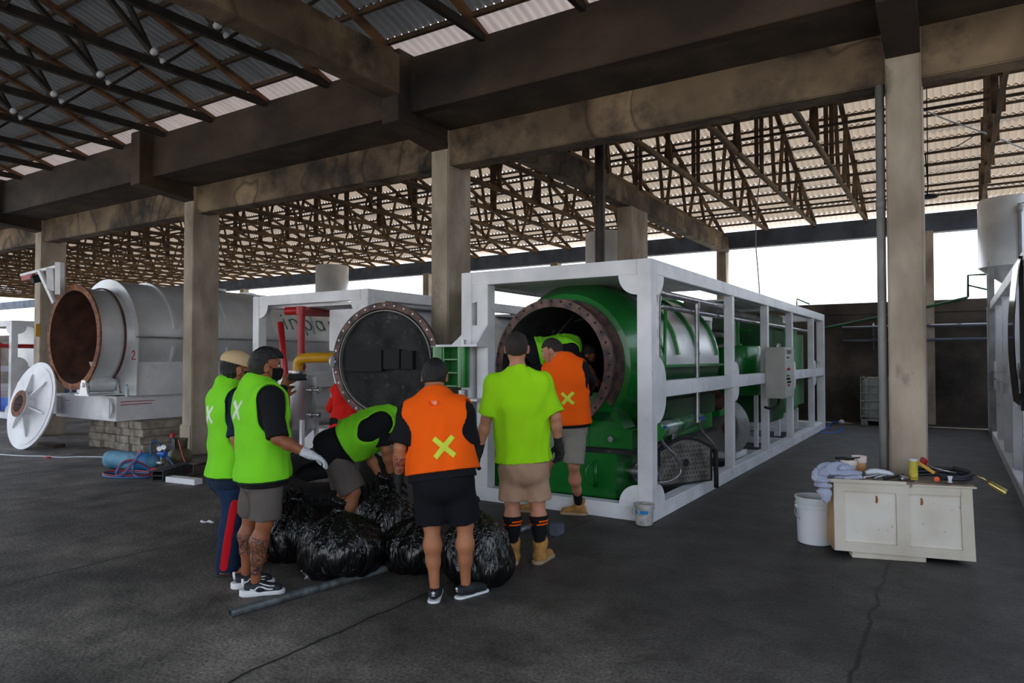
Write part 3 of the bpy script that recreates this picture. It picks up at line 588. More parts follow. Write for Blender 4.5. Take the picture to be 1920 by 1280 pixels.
for (a, b) in (((0, .1), (.06, .13)), ((.06, .13), (.09, .08)), ((.09, .08), (.0, -.02)), ((0, -.02), (.11, -.02))):
    cyl(bm, (sx+.86+a[0], 6.498, sz-.36+a[1]), (sx+.86+b[0], 6.498, sz-.36+b[1]), .009, n=6)
obj('painted_number', bm, m_red, ep)
bm = B(); lathe(bm, [(1.0, 0), (1.0, 9.8), (0, 9.8)], (sx, 6.53, sz), AX, 64); obj('drum_casing', bm, m_silver, t, 'auto')
bm = B(); box(bm, (sx+.98, 6.5, sz-.015), (sx+1.05, 16.3, sz+.015)); obj('casing_seam', bm, m_steel, t)
for y in np.arange(7.15, 16, 1.08):
    bm = B(); lathe(bm, [(1.0, 0), (1.035, .0), (1.035, .06), (1.0, .06)], (sx, y, sz), AX, 40, .16, PI-.16, (-1, 0, 0)); lathe(bm, [(1.0, 0), (1.03, 0), (1.03, .06), (1.0, .06)], (sx, y, sz), AX, 12, PI+.14, PI+.55, (-1, 0, 0)); obj('casing_rib', bm, m_silver, t, 'auto')
bm = B(); box(bm, (sx-.95, 6.55, .95), (sx+.97, 16.3, 1.52)); obj('lower_casing', bm, m_white, t)
bm = B(); box(bm, (-14.0, 6.28, .52), (-11.93, 16.3, .94), .006); bs = obj('base_frame', bm, m_white, t)
for x in (-13.92, -12.12): bm = B(); lathe(bm, [(0, 0), (.17, 0), (.17, .02), (0, .02)], (x, 6.24, .74), (0, -1, 0), 28); box(bm, (x-.02+.1, 6.2, .58), (x+.02+.1, 6.28, .9)); obj('lug_plate', bm, m_white, bs, 'auto')
bm = B()
for z in (.84, .79): box(bm, (-11.932, 6.35, z), (-11.925, 6.95-(0 if z > .8 else .05), z+.012))
box(bm, (-13.7, 6.272, .82), (-13.5, 6.279, .83)); obj('chalk_mark', bm, m_red, bs)
bm = B(); cyl(bm, (sx+.42, 6.0, 1.14), (sx+.42, 6.4, 1.14), .13, n=28); cyl(bm, (sx+.42, 5.9, 1.14), (sx+.42, 6.5, 1.14), .04, n=16)
for y in (5.93, 6.43): prism(bm, [(-.14, 0), (.14, 0), (.06, .24), (-.06, .24)], (sx+.42, y, .98), (1, 0, 0), (0, 0, 1), (0, .03, 0))
box(bm, (sx+.2, 5.9, 1.10-.14), (sx+.66, 6.5, .985)); obj('support_roller', bm, m_silver, t, 'auto')
bm = B()
for x in (sx-.75, sx-.1): tube(bm, [(x-.06, 6.3, .94), (x, 6.3, 1.04), (x+.3, 6.3, 1.04), (x+.36, 6.3, .94)], .015, 6)
obj('stirrup', bm, m_white, t)
bm = B(); lathe(bm, [(0, 0), (.25, 0), (.25, .05), (.1, .07), (0, .07)], (sx, 8.6, sz+.99), n=28); obj('top_cap', bm, m_plast, t, 'auto')
# painted letters on the casing (hand-lettered, wrapped on the drum)
def on_drum(y, h):
    a = h/1.0; return (sx+1.006*math.cos(a), y, sz+1.006*math.sin(a))
bm = B(); s_ = .40
def stroke(pts, y0, h0, sl=-.25, k=(.27, .27)):
    tube(bm, [on_drum(y0+p[0]*k[0]+p[1]*k[1]*sl, h0+p[1]*k[1]) for p in pts], .013, 6)
arc = lambda cx, cy, rx, ry, a0, a1, n=14: [(cx+rx*math.cos(math.radians(a0+(a1-a0)*k/n)), cy+ry*math.sin(math.radians(a0+(a1-a0)*k/n))) for k in range(n+1)]
H0 = .24
stroke([(0, 0), (0, .85)], 9.68, H0); stroke(arc(0, 1.15, .04, .04, 0, 360, 6), 9.68, H0)
stroke([(0, 0), (0, .85)], 9.83, H0); stroke(arc(.35, .5, .35, .38, 180, 0)+[(.7, 0)], 9.83, H0)
stroke([(0, -.45), (0, .85)], 10.17, H0); stroke(arc(.36, .43, .36, .42, 0, 360), 10.17, H0)
stroke(arc(.36, .43, .36, .42, 0, 360), 10.52, H0); stroke([(.74, 0), (.74, .85)], 10.52, H0)
stroke([(0, 0), (0, .85)], 10.92, H0); stroke(arc(.35, .5, .35, .38, 180, 0)+[(.7, 0)], 10.92, H0)
obj('painted_lettering', bm, mat('letter_green', (36, 108, 88), .5), t, True)
# far-left machine drum
t = thing('silver_drum_unit', 'silver drum machine inside the far-left white cage', 'machine', (-21.8, 10, .3))
bm = B(); lathe(bm, [(0, 0), (1.0, 0), (1.0, 7), (0, 7)], (-21.8, 9, 1.5), AX, 40); obj('drum_casing', bm, m_silver, t, 'auto')
bm = B(); tube(bm, [(-20.9, 8.0, 0.2), (-20.9, 8.0, 1.9), (-20.9, 12.0, 1.9)], .06, 10); tube(bm, [(-22.2, 7.95, 1.9), (-20.9, 8.0, 1.95)], .06, 10); obj('red_pipe', bm, m_red, t, True)
bm = B(); tube(bm, [(-21.9, 7.9, .9), (-21.9, 7.9, 1.25), (-21.7, 7.9, 1.4), (-21.0, 7.9, 1.4), (-20.85, 7.9, 1.25), (-20.85, 7.9, 1.0)], .1, 12, smooth=1); obj('yellow_pipe', bm, m_yellow, t, True)
bm = B(); box(bm, (-22.6, 8.6, .15), (-20.95, 12, .5)); obj('base_frame', bm, m_blue, t)
# white cage machine: rear drum, box
t = thing('silver_furnace', 'silver furnace body inside the white cage behind the round open door', 'machine', (-7.8, 9, 0))
bm = B(); lathe(bm, [(0, 0), (.75, 0), (.95, .35), (.95, 6), (0, 6)], (-7.75, 7.9, 1.5), AX, 48); obj('drum_casing', bm, m_silver, t, 'auto')
bm = B(); box(bm, (-7.98, 7.35, 1.7), (-7.2, 7.8, 2.32), .01); obj('white_box', bm, m_white, t)
bm = B(); box(bm, (-8.7, 7.5, .15), (-7.0, 13, .5), .01); obj('base_frame', bm, m_white, t)
for a, b in ((7.3, 9.6), (11, 13)): bm = B(); box(bm, (-9.3, a, 2.38), (-7.05, b, 2.42)); obj('roof_plate', bm, m_white, c3)
# ================================================================== HOPPER TANK, RED AND YELLOW PIPES
hx0, hy0 = -8.02, 6.78
t = thing('hopper_tank', 'silver hopper tank with cone bottom on four white legs', 'tank', (hx0, hy0, 0))
bm = B(); lathe(bm, [(0, .29), (.035, .29), (.035, .36), (.265, .58), (.27, .59), (.27, 1.33), (.26, 1.335), (0, 1.335)], (hx0, hy0, 0), n=48); obj('tank_body', bm, m_hop, t, 'auto')
bm = B(); lathe(bm, [(0, 0), (.14, 0), (.14, .025), (.09, .025), (.09, .05), (.14, .05), (.14, .075), (0, .075)], (hx0+.02, hy0, 1.335), n=28); obj('top_flange', bm, m_steel, t, 'auto')
for k in range(4):
    a = PI/4+k*PI/2+.35; bm = B(); x = hx0+.29*math.cos(a); y = hy0+.29*math.sin(a); box(bm, (x-.025, y-.025, 0), (x+.025, y+.025, .72)); obj('leg', bm, m_white, t)
bm = B(); box(bm, (hx0-.25, hy0-.25, .22), (hx0+.25, hy0-.22, .25)); box(bm, (hx0-.25, hy0+.22, .22), (hx0+.25, hy0+.25, .25)); obj('leg_brace', bm, m_white, t)
for z in (1.14, .79):
    bm = B(); p = Vector((hx0+.26, hy0-.04, z)); d = Vector((.85, .35, 0)).normalized(); cyl(bm, p, p+d*.2, .022, n=12); cyl(bm, p+d*.06, p+d*.09, .045, n=14); cyl(bm, p+d*.17, p+d*.2, .045, n=14); tube(bm, [p+d*.12+Vector((0, 0, .0)), p+d*.12+Vector((0, 0, .05)), p+d*.04+Vector((0, 0, .055))], .008, 6); obj('side_valve', bm, m_steel, t, 'auto')
bm = B(); cyl(bm, (hx0, hy0, .12), (hx0, hy0, .3), .03, n=14); box(bm, (hx0-.05, hy0-.05, .2), (hx0+.05, hy0+.05, .22)); obj('drain_valve', bm, m_steel, t, 'auto')
bm = B(); tube(bm, [(hx0+.02, hy0, 1.41), (hx0+.02, hy0, 1.50), (hx0+.06, hy0, 1.57), (hx0+.14, hy0+.03, 1.60), (hx0+.75, hy0+.4, 1.60)], .072, 20, smooth=2); tag(obj('gas_pipe', bm, m_yellow, None, True), 'thick yellow pipe bending from the top of the hopper tank', 'pipe')
q = P(563, 585, 10.4)
bm = B(); tube(bm, [P(565, 700, 10.3), P(565, 584, 10.3)], .055, 16); lathe(bm, [(0, -.06), (.075, -.06), (.075, .06), (0, .06)], P(565, 582, 10.3), n=16); lathe(bm, [(.055, -.08), (.075, -.04), (.06, 0), (.075, .04), (.055, .08)], P(565, 682, 10.3), n=16)
tube(bm, [P(536, 583, 10.35), P(565, 582, 10.3)], .06, 14); tube(bm, [P(565, 584, 10.3), P(640, 588, 12.5), P(700, 590, 14.5)], .065, 14)
tag(obj('fire_pipe', bm, m_red, None, 'auto'), 'red pipe with a square bend standing beside the hopper tank', 'pipe')
bm = B(); tube(bm, [P(526, 604, 9.4), P(534, 690, 9.3), P(537, 730, 9.3), P(541, 874, 10.15)], .042, 16); tag(obj('loose_red_pipe', bm, m_red, None, True), 'slanting red pipe rising behind the camera hand', 'pipe')
# ================================================================== RIGHT MACHINE
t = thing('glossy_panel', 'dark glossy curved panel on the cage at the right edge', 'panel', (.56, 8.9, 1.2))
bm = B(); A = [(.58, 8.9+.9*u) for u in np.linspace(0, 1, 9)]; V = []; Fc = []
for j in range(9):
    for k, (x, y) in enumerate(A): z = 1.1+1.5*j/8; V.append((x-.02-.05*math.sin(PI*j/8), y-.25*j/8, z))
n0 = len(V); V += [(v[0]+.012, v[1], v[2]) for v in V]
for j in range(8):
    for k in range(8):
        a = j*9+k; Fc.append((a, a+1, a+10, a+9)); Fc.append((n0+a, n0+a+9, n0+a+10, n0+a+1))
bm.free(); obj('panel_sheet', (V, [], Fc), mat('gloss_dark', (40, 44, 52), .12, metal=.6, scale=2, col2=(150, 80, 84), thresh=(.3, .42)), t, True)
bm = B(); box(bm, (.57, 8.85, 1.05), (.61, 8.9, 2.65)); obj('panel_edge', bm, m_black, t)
t = thing('silver_condenser', 'silver upright condenser cylinder inside the right cage', 'tank', (1.3, 9.2, 0))
bm = B(); lathe(bm, [(0, .75), (.36, .75), (.38, .8), (.36, .84), (.36, 2.2), (0, 2.2)], (1.25, 9.4, 0), n=36); obj('tank_body', bm, m_silver, t, 'auto')
bm = B(); box(bm, (.85, 9.0, .15), (1.8, 10.0, .75), .01); obj('pedestal', bm, m_white, t)
t = thing('white_furnace', 'white furnace casing deep inside the right cage', 'machine', (1.8, 12, 0))
bm = B(); lathe(bm, [(0, 0), (.9, 0), (.9, 5), (0, 5)], (1.8, 11, 1.6), AX, 40); obj('drum_casing', bm, m_silver, t, 'auto')
bm = B(); box(bm, (.9, 11, .15), (2.6, 16, .8), .01); obj('base_box', bm, m_white, t)
# ================================================================== BLOCK STACKS
def stack(x0, y0, tops, pal, group):
    z = 0; i = 0
    for row, offs in enumerate(tops):
        for q_, (dx, dy, w, d) in enumerate(offs):
            bm = B(); box(bm, (x0+dx, y0+dy, z), (x0+dx+w, y0+dy+d, z+.122), .007, Matrix.Rotation(random.uniform(-.06, .06), 3, 'Z'))
            tag(obj('concrete_block', bm, m_block), pal[row]+(', left one', ', right one')[q_], 'block', group+(' '+('bottom', 'second', 'third', 'top')[row]+' layer'))
        z += .13
r4 = ['in the bottom layer', 'in the second layer', 'in the third layer', 'in the top layer']
stack(-13.25, 6.5, [[(0, 0, .4, .6), (.42, .05, .5, .55)], [(-.02, 0, .42, .6), (.42, .0, .48, .6)], [(.02, .0, .45, .55), (.48, .03, .42, .6)], [(.04, 0, .5, .6), (.56, 0, .3, .6)]], ['concrete block '+q+' of the left stack under the silver drum' for q in r4], 'left block stack')
stack(-12.35, 6.5, [[(0, 0, .45, .6), (.47, .03, .35, .9)], [(.03, .0, .4, .6), (.45, 0, .36, .9)], [(0, .02, .45, .6), (.47, .0, .36, .9)], [(.02, 0, .4, .6), (.44, 0, .38, .9)]], ['concrete block '+q+' of the right stack under the silver drum' for q in r4], 'right block stack')
for y in (14.5,):
    for z in range(4):
        for x in (-13.6, -12.6):
            bm = B(); box(bm, (x, y, z*.13), (x+.5, y+.6, z*.13+.128), .012); tag(obj('concrete_block', bm, m_block), 'grey concrete block under the far end of the silver drum', 'block', 'rear block stacks')
# ================================================================== WHITE LID
a = math.radians(1); ln = Vector((math.sin(a), -math.cos(a), .22)).normalized(); lc = Vector(G(36, 842))+Vector((0.0, 0, 0)); upv = (Vector((0, 0, 1))-ln*ln.z).normalized(); lr = ln.cross(upv)
lc = lc+upv*.775
t = thing('round_lid', 'round white steel lid with six ribs leaning beside the left column', 'lid', (lc.x, lc.y, 0))
bm = B(); lathe(bm, [(0, -.025), (.775, -.025), (.775, .0), (.70, .004), (.70, .012), (0, .012)], lc, ln, 64); ld = obj('disc', bm, m_white, t, 'auto')
hc = lc+lr*0+ln*.0
bm = B(); lathe(bm, [(.17, .0), (.17, .16), (.235, .16), (.235, .19), (.15, .19), (.15, 0)], hc, ln, 40); obj('hub_pipe', bm, m_white, t, 'auto')
bm = B(); lathe(bm, [(.15, .191), (.235, .191), (.235, .198), (.15, .198), (.15, .05)], hc, ln, 40); obj('hub_ring', bm, m_rust, t, 'auto')
bm = B(); lathe(bm, [(0, .05), (.149, .05)], hc, ln, 32); obj('hub_bore', bm, m_rustd, t)
for k in range(6):
    an = k*PI/3+.3; d = upv*math.cos(an)+lr*math.sin(an); bm = B()
    prism(bm, [(.17, 0), (.60, 0), (.55, .04), (.17, .13)], hc-ln.cross(d)*.015, d, ln, ln.cross(d)*.03); obj('rib', bm, m_white, t)
bm = B(); box(bm, (G(0, 842)[0], 6.0, 0), (G(0, 842)[0]+.6, 6.2, .06)); tag(obj('timber_strip', bm, m_conc_d), 'flat timber strip on the floor behind the white lid', 'timber')
# davit on the silver drum
t = thing('hoist_bracket', 'white triangular hoist bracket above the silver drum mouth', 'bracket', (-13.0, 6.6, 2.5))
A1, A2, A3 = P(110, 495, 11.8), P(72, 505, 11.8), P(102, 570, 11.8)
bm = B(); beam(bm, P(112, 492, 11.9), P(112, 552, 11.9), .09, .12); obj('post', bm, m_white, t)
bm = B(); beam(bm, P(40, 516, 12.4), P(112, 498, 11.9), .045, .045); obj('arm', bm, m_white, t)
bm = B(); beam(bm, P(74, 508, 12.1), P(102, 568, 11.9), .05, .06); obj('brace', bm, m_white, t)
bm = B(); beam(bm, P(93, 502, 12.0), P(95, 545, 12.0), .06, .1); obj('strut', bm, m_white, t)
t = thing('chain_hoist', 'small red and black chain hoist hung on the bracket arm', 'hoist', P(60, 525, 12.3))
bm = B(); beam(bm, P(45, 522, 12.4), P(66, 518, 12.3), .10, .09); obj('hoist_body', bm, m_red, t)
bm = B(); cyl(bm, P(60, 524, 12.2), P(76, 521, 12.3), .07, n=16); obj('motor', bm, m_black, t, 'auto')
bm = B(); q = Vector(PX(71, 618, -15.755)); box(bm, q-Vector((.012, .04, .14)), q+Vector((.005, .04, .12)), .004)
tag(obj('notice_tag', bm, m_yellow), 'small orange and white tag hanging on the far-left column', 'sign')
# ================================================================== IBC TOTE
t = thing('liquid_tote', 'caged white liquid tote standing by the far wall', 'container', (-1.4, 18.9, 0))
bm = B(); box(bm, (-1.88, 18.45, .14), (-.9, 19.3, 1.12), .06); obj('plastic_tank', bm, mat('tote_plastic', (150, 158, 150), .5, scale=2, var=.2), t, 'auto')
bm = B()
for z in np.linspace(.2, 1.12, 6): box(bm, (-1.9, 18.42, z-.012), (-.88, 18.44, z+.012)); box(bm, (-1.91, 18.42, z-.012), (-1.89, 19.3, z+.012))
for x in np.linspace(-1.9, -.9, 6): box(bm, (x-.012, 18.415, .14), (x+.012, 18.435, 1.13))
obj('cage_bars', bm, m_pvc, t)
bm = B(); box(bm, (-1.9, 18.42, .1), (-.88, 19.3, .14)); [box(bm, (x, 18.42, 0), (x+.14, 19.3, .1)) for x in (-1.9, -1.46, -1.02)]; obj('pallet', bm, m_pvc, t)
# ================================================================== BODIES grown from distance fields
F4 = np.float32
def V3(a): return np.array([float(v) for v in a])
def un(a): a = V3(a); return a/np.linalg.norm(a)
def cap(a, b, r1, r2=None):
    a = V3(a).astype(F4); b = V3(b).astype(F4); r2 = r1 if r2 is None else r2; d = b-a; dd = float(d@d)+1e-9
    def f(p):
        q = p-a; t = np.clip(q@d/dd, 0, 1); q = q-t[:, None]*d
        return np.sqrt(np.einsum('ij,ij->i', q, q))-(r1+(r2-r1)*t)
    return f
def ell(c, ax, rad):
    c = V3(c).astype(F4); A = np.array([un(v) for v in ax]).astype(F4); rad = np.array(rad, F4)
    def f(p):
        q = (p-c)@A.T; k0 = np.linalg.norm(q/rad, axis=1); k1 = np.linalg.norm(q/(rad*rad), axis=1)+1e-6; return k0*(k0-1)/k1
    return f
def bxs(c, ax, half, r=.0):
    c = V3(c).astype(F4); A = np.array([un(v) for v in ax]).astype(F4); h = np.array(half, F4)-r
    def f(p):
        q = np.abs((p-c)@A.T)-h; return np.linalg.norm(np.maximum(q, 0), axis=1)+np.minimum(q.max(axis=1), 0)-r
    return f
def Uk(k, *fs):
    def f(p):
        d = fs[0](p)
        for g in fs[1:]:
            e = g(p)
            if k > 0: h = np.maximum(k-np.abs(d-e), 0)/k; d = np.minimum(d, e)-h*h*k*.25
            else: d = np.minimum(d, e)
        return d
    return f
def Ik(k, *fs):
    def f(p):
        d = fs[0](p)
        for g in fs[1:]:
            e = g(p)
            if k > 0: h = np.maximum(k-np.abs(d-e), 0)/k; d = np.maximum(d, e)+h*h*k*.25
            else: d = np.maximum(d, e)
        return d
    return f
def neg(g): return lambda p: -g(p)
def infl(g, r): return lambda p: g(p)-r
def pln(c, n):
    """keeps what lies behind the plane through c with normal n"""
    c = V3(c).astype(F4); n = un(n).astype(F4); return lambda p: (p-c)@n
def folds(g, amp, fq=22., seed=0):
    if amp >= .004: amp *= 1.25
    rs = np.random.RandomState(seed); D = rs.normal(size=(4, 3)); D /= np.linalg.norm(D, axis=1)[:, None]; D[0, 2] *= .35; D[2, 2] *= .5; D = D.astype(F4)
    def f(p):
        a = np.sin(p@D[0]*fq+1.7*np.sin(p@D[1]*fq*.6)); b = np.sin(p@D[2]*fq*1.9+1.5*np.sin(p@D[3]*fq*.9))
        return g(p)+amp*(a*.65+b*.35)
    return f
def grow(f, lo, hi, h):
    lo = V3(lo); hi = V3(hi); Bk = 10
    nb = np.ceil((hi-lo)/(h*Bk)).astype(int)+1; n = nb*Bk
    bi = np.stack(np.meshgrid(*[np.arange(k) for k in nb], indexing='ij'), -1).reshape(-1, 3)
    cen = (lo+(bi+.5)*Bk*h).astype(F4); dc_ = f(cen); act = np.abs(dc_) < h*Bk*.87*1.5+.02
    vol = np.repeat(np.repeat(np.repeat(np.where(dc_ < 0, -1., 1.).astype(F4).reshape(nb), Bk, 0), Bk, 1), Bk, 2)
    g = np.stack(np.meshgrid(*[np.arange(Bk)]*3, indexing='ij'), -1).reshape(-1, 3)
    A = bi[act]
    for s in range(0, len(A), 60):
        idx = (A[s:s+60, None, :]*Bk+g[None]).reshape(-1, 3); vol[idx[:, 0], idx[:, 1], idx[:, 2]] = f((lo+idx*h).astype(F4))
    sg = vol < 0; cnt = np.zeros(tuple(np.array(vol.shape)-1), np.int8); C8 = [(i, j, k) for i in (0, 1) for j in (0, 1) for k in (0, 1)]
    sl = lambda i, m: slice(i, m-1+i)
    for (i, j, k) in C8: cnt += sg[sl(i, vol.shape[0]), sl(j, vol.shape[1]), sl(k, vol.shape[2])]
    cells = np.argwhere((cnt > 0) & (cnt < 8)); acc = np.zeros((len(cells), 3)); num = np.zeros(len(cells))
    val = {c: vol[cells[:, 0]+c[0], cells[:, 1]+c[1], cells[:, 2]+c[2]] for c in C8}
    for c in C8:
        for ax in range(3):
            if c[ax] == 0:
                e = list(c); e[ax] = 1; e = tuple(e); a, b = val[c], val[e]; m = (a < 0) != (b < 0)
                t = np.where(m, a/np.where(m, a-b, 1), 0); p = np.tile(np.array(c, float), (len(cells), 1)); p[:, ax] += t
                acc[m] += p[m]; num[m] += 1
    V = lo+(cells+acc/np.maximum(num, 1)[:, None])*h
    idm = np.full(cnt.shape, -1, np.int32); idm[cells[:, 0], cells[:, 1], cells[:, 2]] = np.arange(len(cells)); Q = []
    for ax in range(3):
        o1, o2 = [(1, 2), (2, 0), (0, 1)][ax]
        s0 = [slice(1, m-1) for m in vol.shape]; s1 = list(s0); s0[ax] = slice(0, vol.shape[ax]-1); s1[ax] = slice(1, vol.shape[ax])
        a = sg[tuple(s0)]; b = sg[tuple(s1)]; E = np.argwhere(a != b)
        if not len(E): continue
        fl = a[E[:, 0], E[:, 1], E[:, 2]]; off = np.ones(3, int); off[ax] = 0; E = E+off
        def cid(d1, d2):
            e = E.copy(); e[:, o1] -= d1; e[:, o2] -= d2; return idm[e[:, 0], e[:, 1], e[:, 2]]
        q = np.stack([cid(1, 1), cid(0, 1), cid(0, 0), cid(1, 0)], 1); q[~fl] = q[~fl][:, ::-1]; Q.append(q)
    if not Q: print('EMPTY FIELD'); return np.zeros((4, 3)), np.array([[0, 1, 2, 3]])
    Q = np.concatenate(Q); Q = Q[(Q >= 0).all(1)]; return V, Q
def skin(name, f, lo, hi, h, m, parent, label=None):
    V, Q = grow(f, lo, hi, h); me = bpy.data.meshes.new(name)
    me.vertices.add(len(V)); me.vertices.foreach_set('co', V.astype(F4).ravel()); me.loops.add(Q.size); me.loops.foreach_set('vertex_index', Q.ravel().astype(np.int32))
    me.polygons.add(len(Q)); me.polygons.foreach_set('loop_start', np.arange(0, Q.size, 4, dtype=np.int32)); me.polygons.foreach_set('loop_total', np.full(len(Q), 4, np.int32))
    me.update(); me.validate(); me.polygons.foreach_set('use_smooth', [True]*len(me.polygons)); me.materials.append(m)
    o = bpy.data.objects.new(name, me); COL.objects.link(o)
    if parent is not None: o.parent = parent; o.matrix_parent_inverse = Matrix.Translation(-absloc(parent))
    if label: o['label'] = label
    return o
def bound(pts, pad):
    A = np.array([V3(p) for p in pts]); return A.min(0)-pad, A.max(0)+pad
# ---- cloth, skin and hair materials
def cloth(name, col, var=.12, rough=.9, bump=.15): return mat(name, col, rough, scale=3, var=var*.5, bump=bump, bscale=260, spec=.2)
sk_brown = mat('skin_brown', (146, 88, 58), .5, scale=5, var=.10, spec=.35); sk_tan = mat('skin_tan', (172, 112, 78), .5, scale=5, var=.10, spec=.35); sk_fair = mat('skin_fair', (190, 130, 102), .5, scale=5, var=.08, spec=.35)
m_hair = mat('black_hair', (20, 18, 17), .55, scale=60, var=.4, bump=.5, bscale=160); m_hair2 = mat('brown_hair', (48, 38, 32), .7, scale=60, var=.3, bump=.5, bscale=160)
c_lime = cloth('lime_vest', (128, 222, 40)); c_polo = cloth('lime_polo', (164, 232, 24)); c_orange = cloth('orange_vest', (255, 98, 10), .06); c_black = cloth('black_cotton', (24, 24, 28)); c_grey = cloth('grey_cotton', (98, 90, 86), .2)
c_navy = cloth('navy_cloth', (28, 40, 62)); c_jean = cloth('track_navy', (26, 46, 74), .3); c_tan = cloth('khaki_shorts', (176, 142, 118)); c_lgrey = cloth('grey_shorts', (146, 140, 132)); c_dark = cloth('black_shorts', (18, 20, 26)); c_red = cloth('red_coverall', (212, 34, 26))
m_tape = cloth('tape_white', (226, 230, 226), .05, .6, 0); m_tapey = cloth('tape_lime', (214, 230, 70), .12, .6, 0); m_redst = cloth('red_stripe', (186, 20, 34), .08)
m_boot = mat('tan_boot', (186, 132, 66), .8, scale=12, var=.25, bump=.2); m_sole = mat('boot_sole', (166, 142, 112), .8, var=.1); m_shoe = mat('shoe_black', (26, 30, 38), .7, scale=20, var=.2); m_shoew = mat('shoe_white', (226, 226, 228), .6)
m_glove = mat('glove_black', (26, 26, 28), .75, scale=30, var=.3, bump=.3); m_glovew = mat('glove_white', (196, 200, 206), .85, scale=30, var=.12, bump=.3); m_mask = cloth('mask_black', (18, 18, 20)); m_cap = cloth('cap_tan', (206, 178, 138), .1); m_fade = mat('shaved_hair', (104, 78, 64), .7, scale=80, var=.25); m_trim = cloth('vest_binding', (30, 60, 30))
def tattoo_mat(base, ink):
    m = mat('tattooed_skin', base, .5, scale=5, var=.1, spec=.35); nt = m.node_tree; N = nt.nodes; L = nt.links; b = N['Principled BSDF']; src = b.inputs['Base Color'].links[0].from_socket
    t = N.new('ShaderNodeTexCoord'); n = N.new('ShaderNodeTexNoise'); n.inputs['Scale'].default_value = 16; n.inputs['Detail'].default_value = 2; n.inputs['Distortion'].default_value = 2.2; L.new(t.outputs['Object'], n.inputs[0])
    n2 = N.new('ShaderNodeTexNoise'); n2.inputs['Scale'].default_value = 34; n2.inputs['Distortion'].default_value = 3; L.new(t.outputs['Object'], n2.inputs[0])
    a = N.new('ShaderNodeMath'); a.operation = 'SUBTRACT'; a.inputs[1].default_value = .5; L.new(n.outputs[0], a.inputs[0]); ab = N.new('ShaderNodeMath'); ab.operation = 'ABSOLUTE'; L.new(a.outputs[0], ab.inputs[0])
    r = N.new('ShaderNodeValToRGB'); r.color_ramp.elements[0].position = .02; r.color_ramp.elements[1].position = .05; L.new(ab.outputs[0], r.inputs[0])
    r2 = N.new('ShaderNodeValToRGB'); r2.color_ramp.elements[0].position = .42; r2.color_ramp.elements[1].position = .47; L.new(n2.outputs[0], r2.inputs[0])
    mm = N.new('ShaderNodeMath'); mm.operation = 'MULTIPLY'; L.new(r.outputs[0], mm.inputs[0]); L.new(r2.outputs[0], mm.inputs[1])
    mx = N.new('ShaderNodeMixRGB'); L.new(mm.outputs[0], mx.inputs[0]); mx.inputs[1].default_value = (*lin(*ink), 1); L.new(src, mx.inputs[2]); L.new(mx.outputs[0], b.inputs['Base Color']); return m
m_tat = tattoo_mat((146, 88, 58), (44, 42, 46)); m_tat2 = tattoo_mat((172, 112, 78), (96, 50, 46))
def hand(w, d, n, s=1., curl=.4, side=1, thumb=.5):
    """palm and five fingers: wrist w, direction d, palm facing n, thumb on the side given by side"""
    d = un(d); n = un(V3(n)-d*(V3(n)@d)); x = np.cross(d, n)*side; w = V3(w); kn = w+d*.088*s
    fs = [cap(w-d*.01*s, w+d*.03*s, .025*s, .024*s)]
    for i, o in enumerate((-.027, -.009, .010, .027)): fs.append(cap(w+x*o*.6*s+d*.02*s, kn+x*o*s-d*.012*s, .0155*s, .0125*s))
    palm = Uk(.02*s, *fs); fg = []
    for i, (o, L) in enumerate(zip((-.029, -.010, .010, .029), (.060, .076, .082, .074))):
        a = kn+x*o*s-d*.01*s; c = curl*(1+.12*(1.5-i)); dirv = d; q = a
        for k, fr_ in enumerate((.42, .32, .26)):
            ang = c*(k+.7)*.75; dirv = un(d*math.cos(ang)+n*math.sin(ang)+x*o*1.2); e = q+dirv*L*fr_*s; fg.append(cap(q, e, (.0105-.0008*k)*s, (.0098-.001*k)*s)); q = e
    t0 = w+d*.025*s+x*.022*s; t1 = t0+un(d*.8+x*.75+n*.25)*.042*s; t2 = t1+un(d*(.9)+x*.25+n*thumb)*.036*s; t3 = t2+un(d+n*(thumb+.2))*.024*s
    th = Uk(.01*s, cap(t0, t1, .0155*s, .0125*s), cap(t1, t2, .012*s, .0105*s), cap(t2, t3, .0105*s, .009*s))
    return Uk(.010*s, palm, Uk(0, *fg), th), [w, kn+d*.12*s, kn-d*.0+n*.1*s, t3]
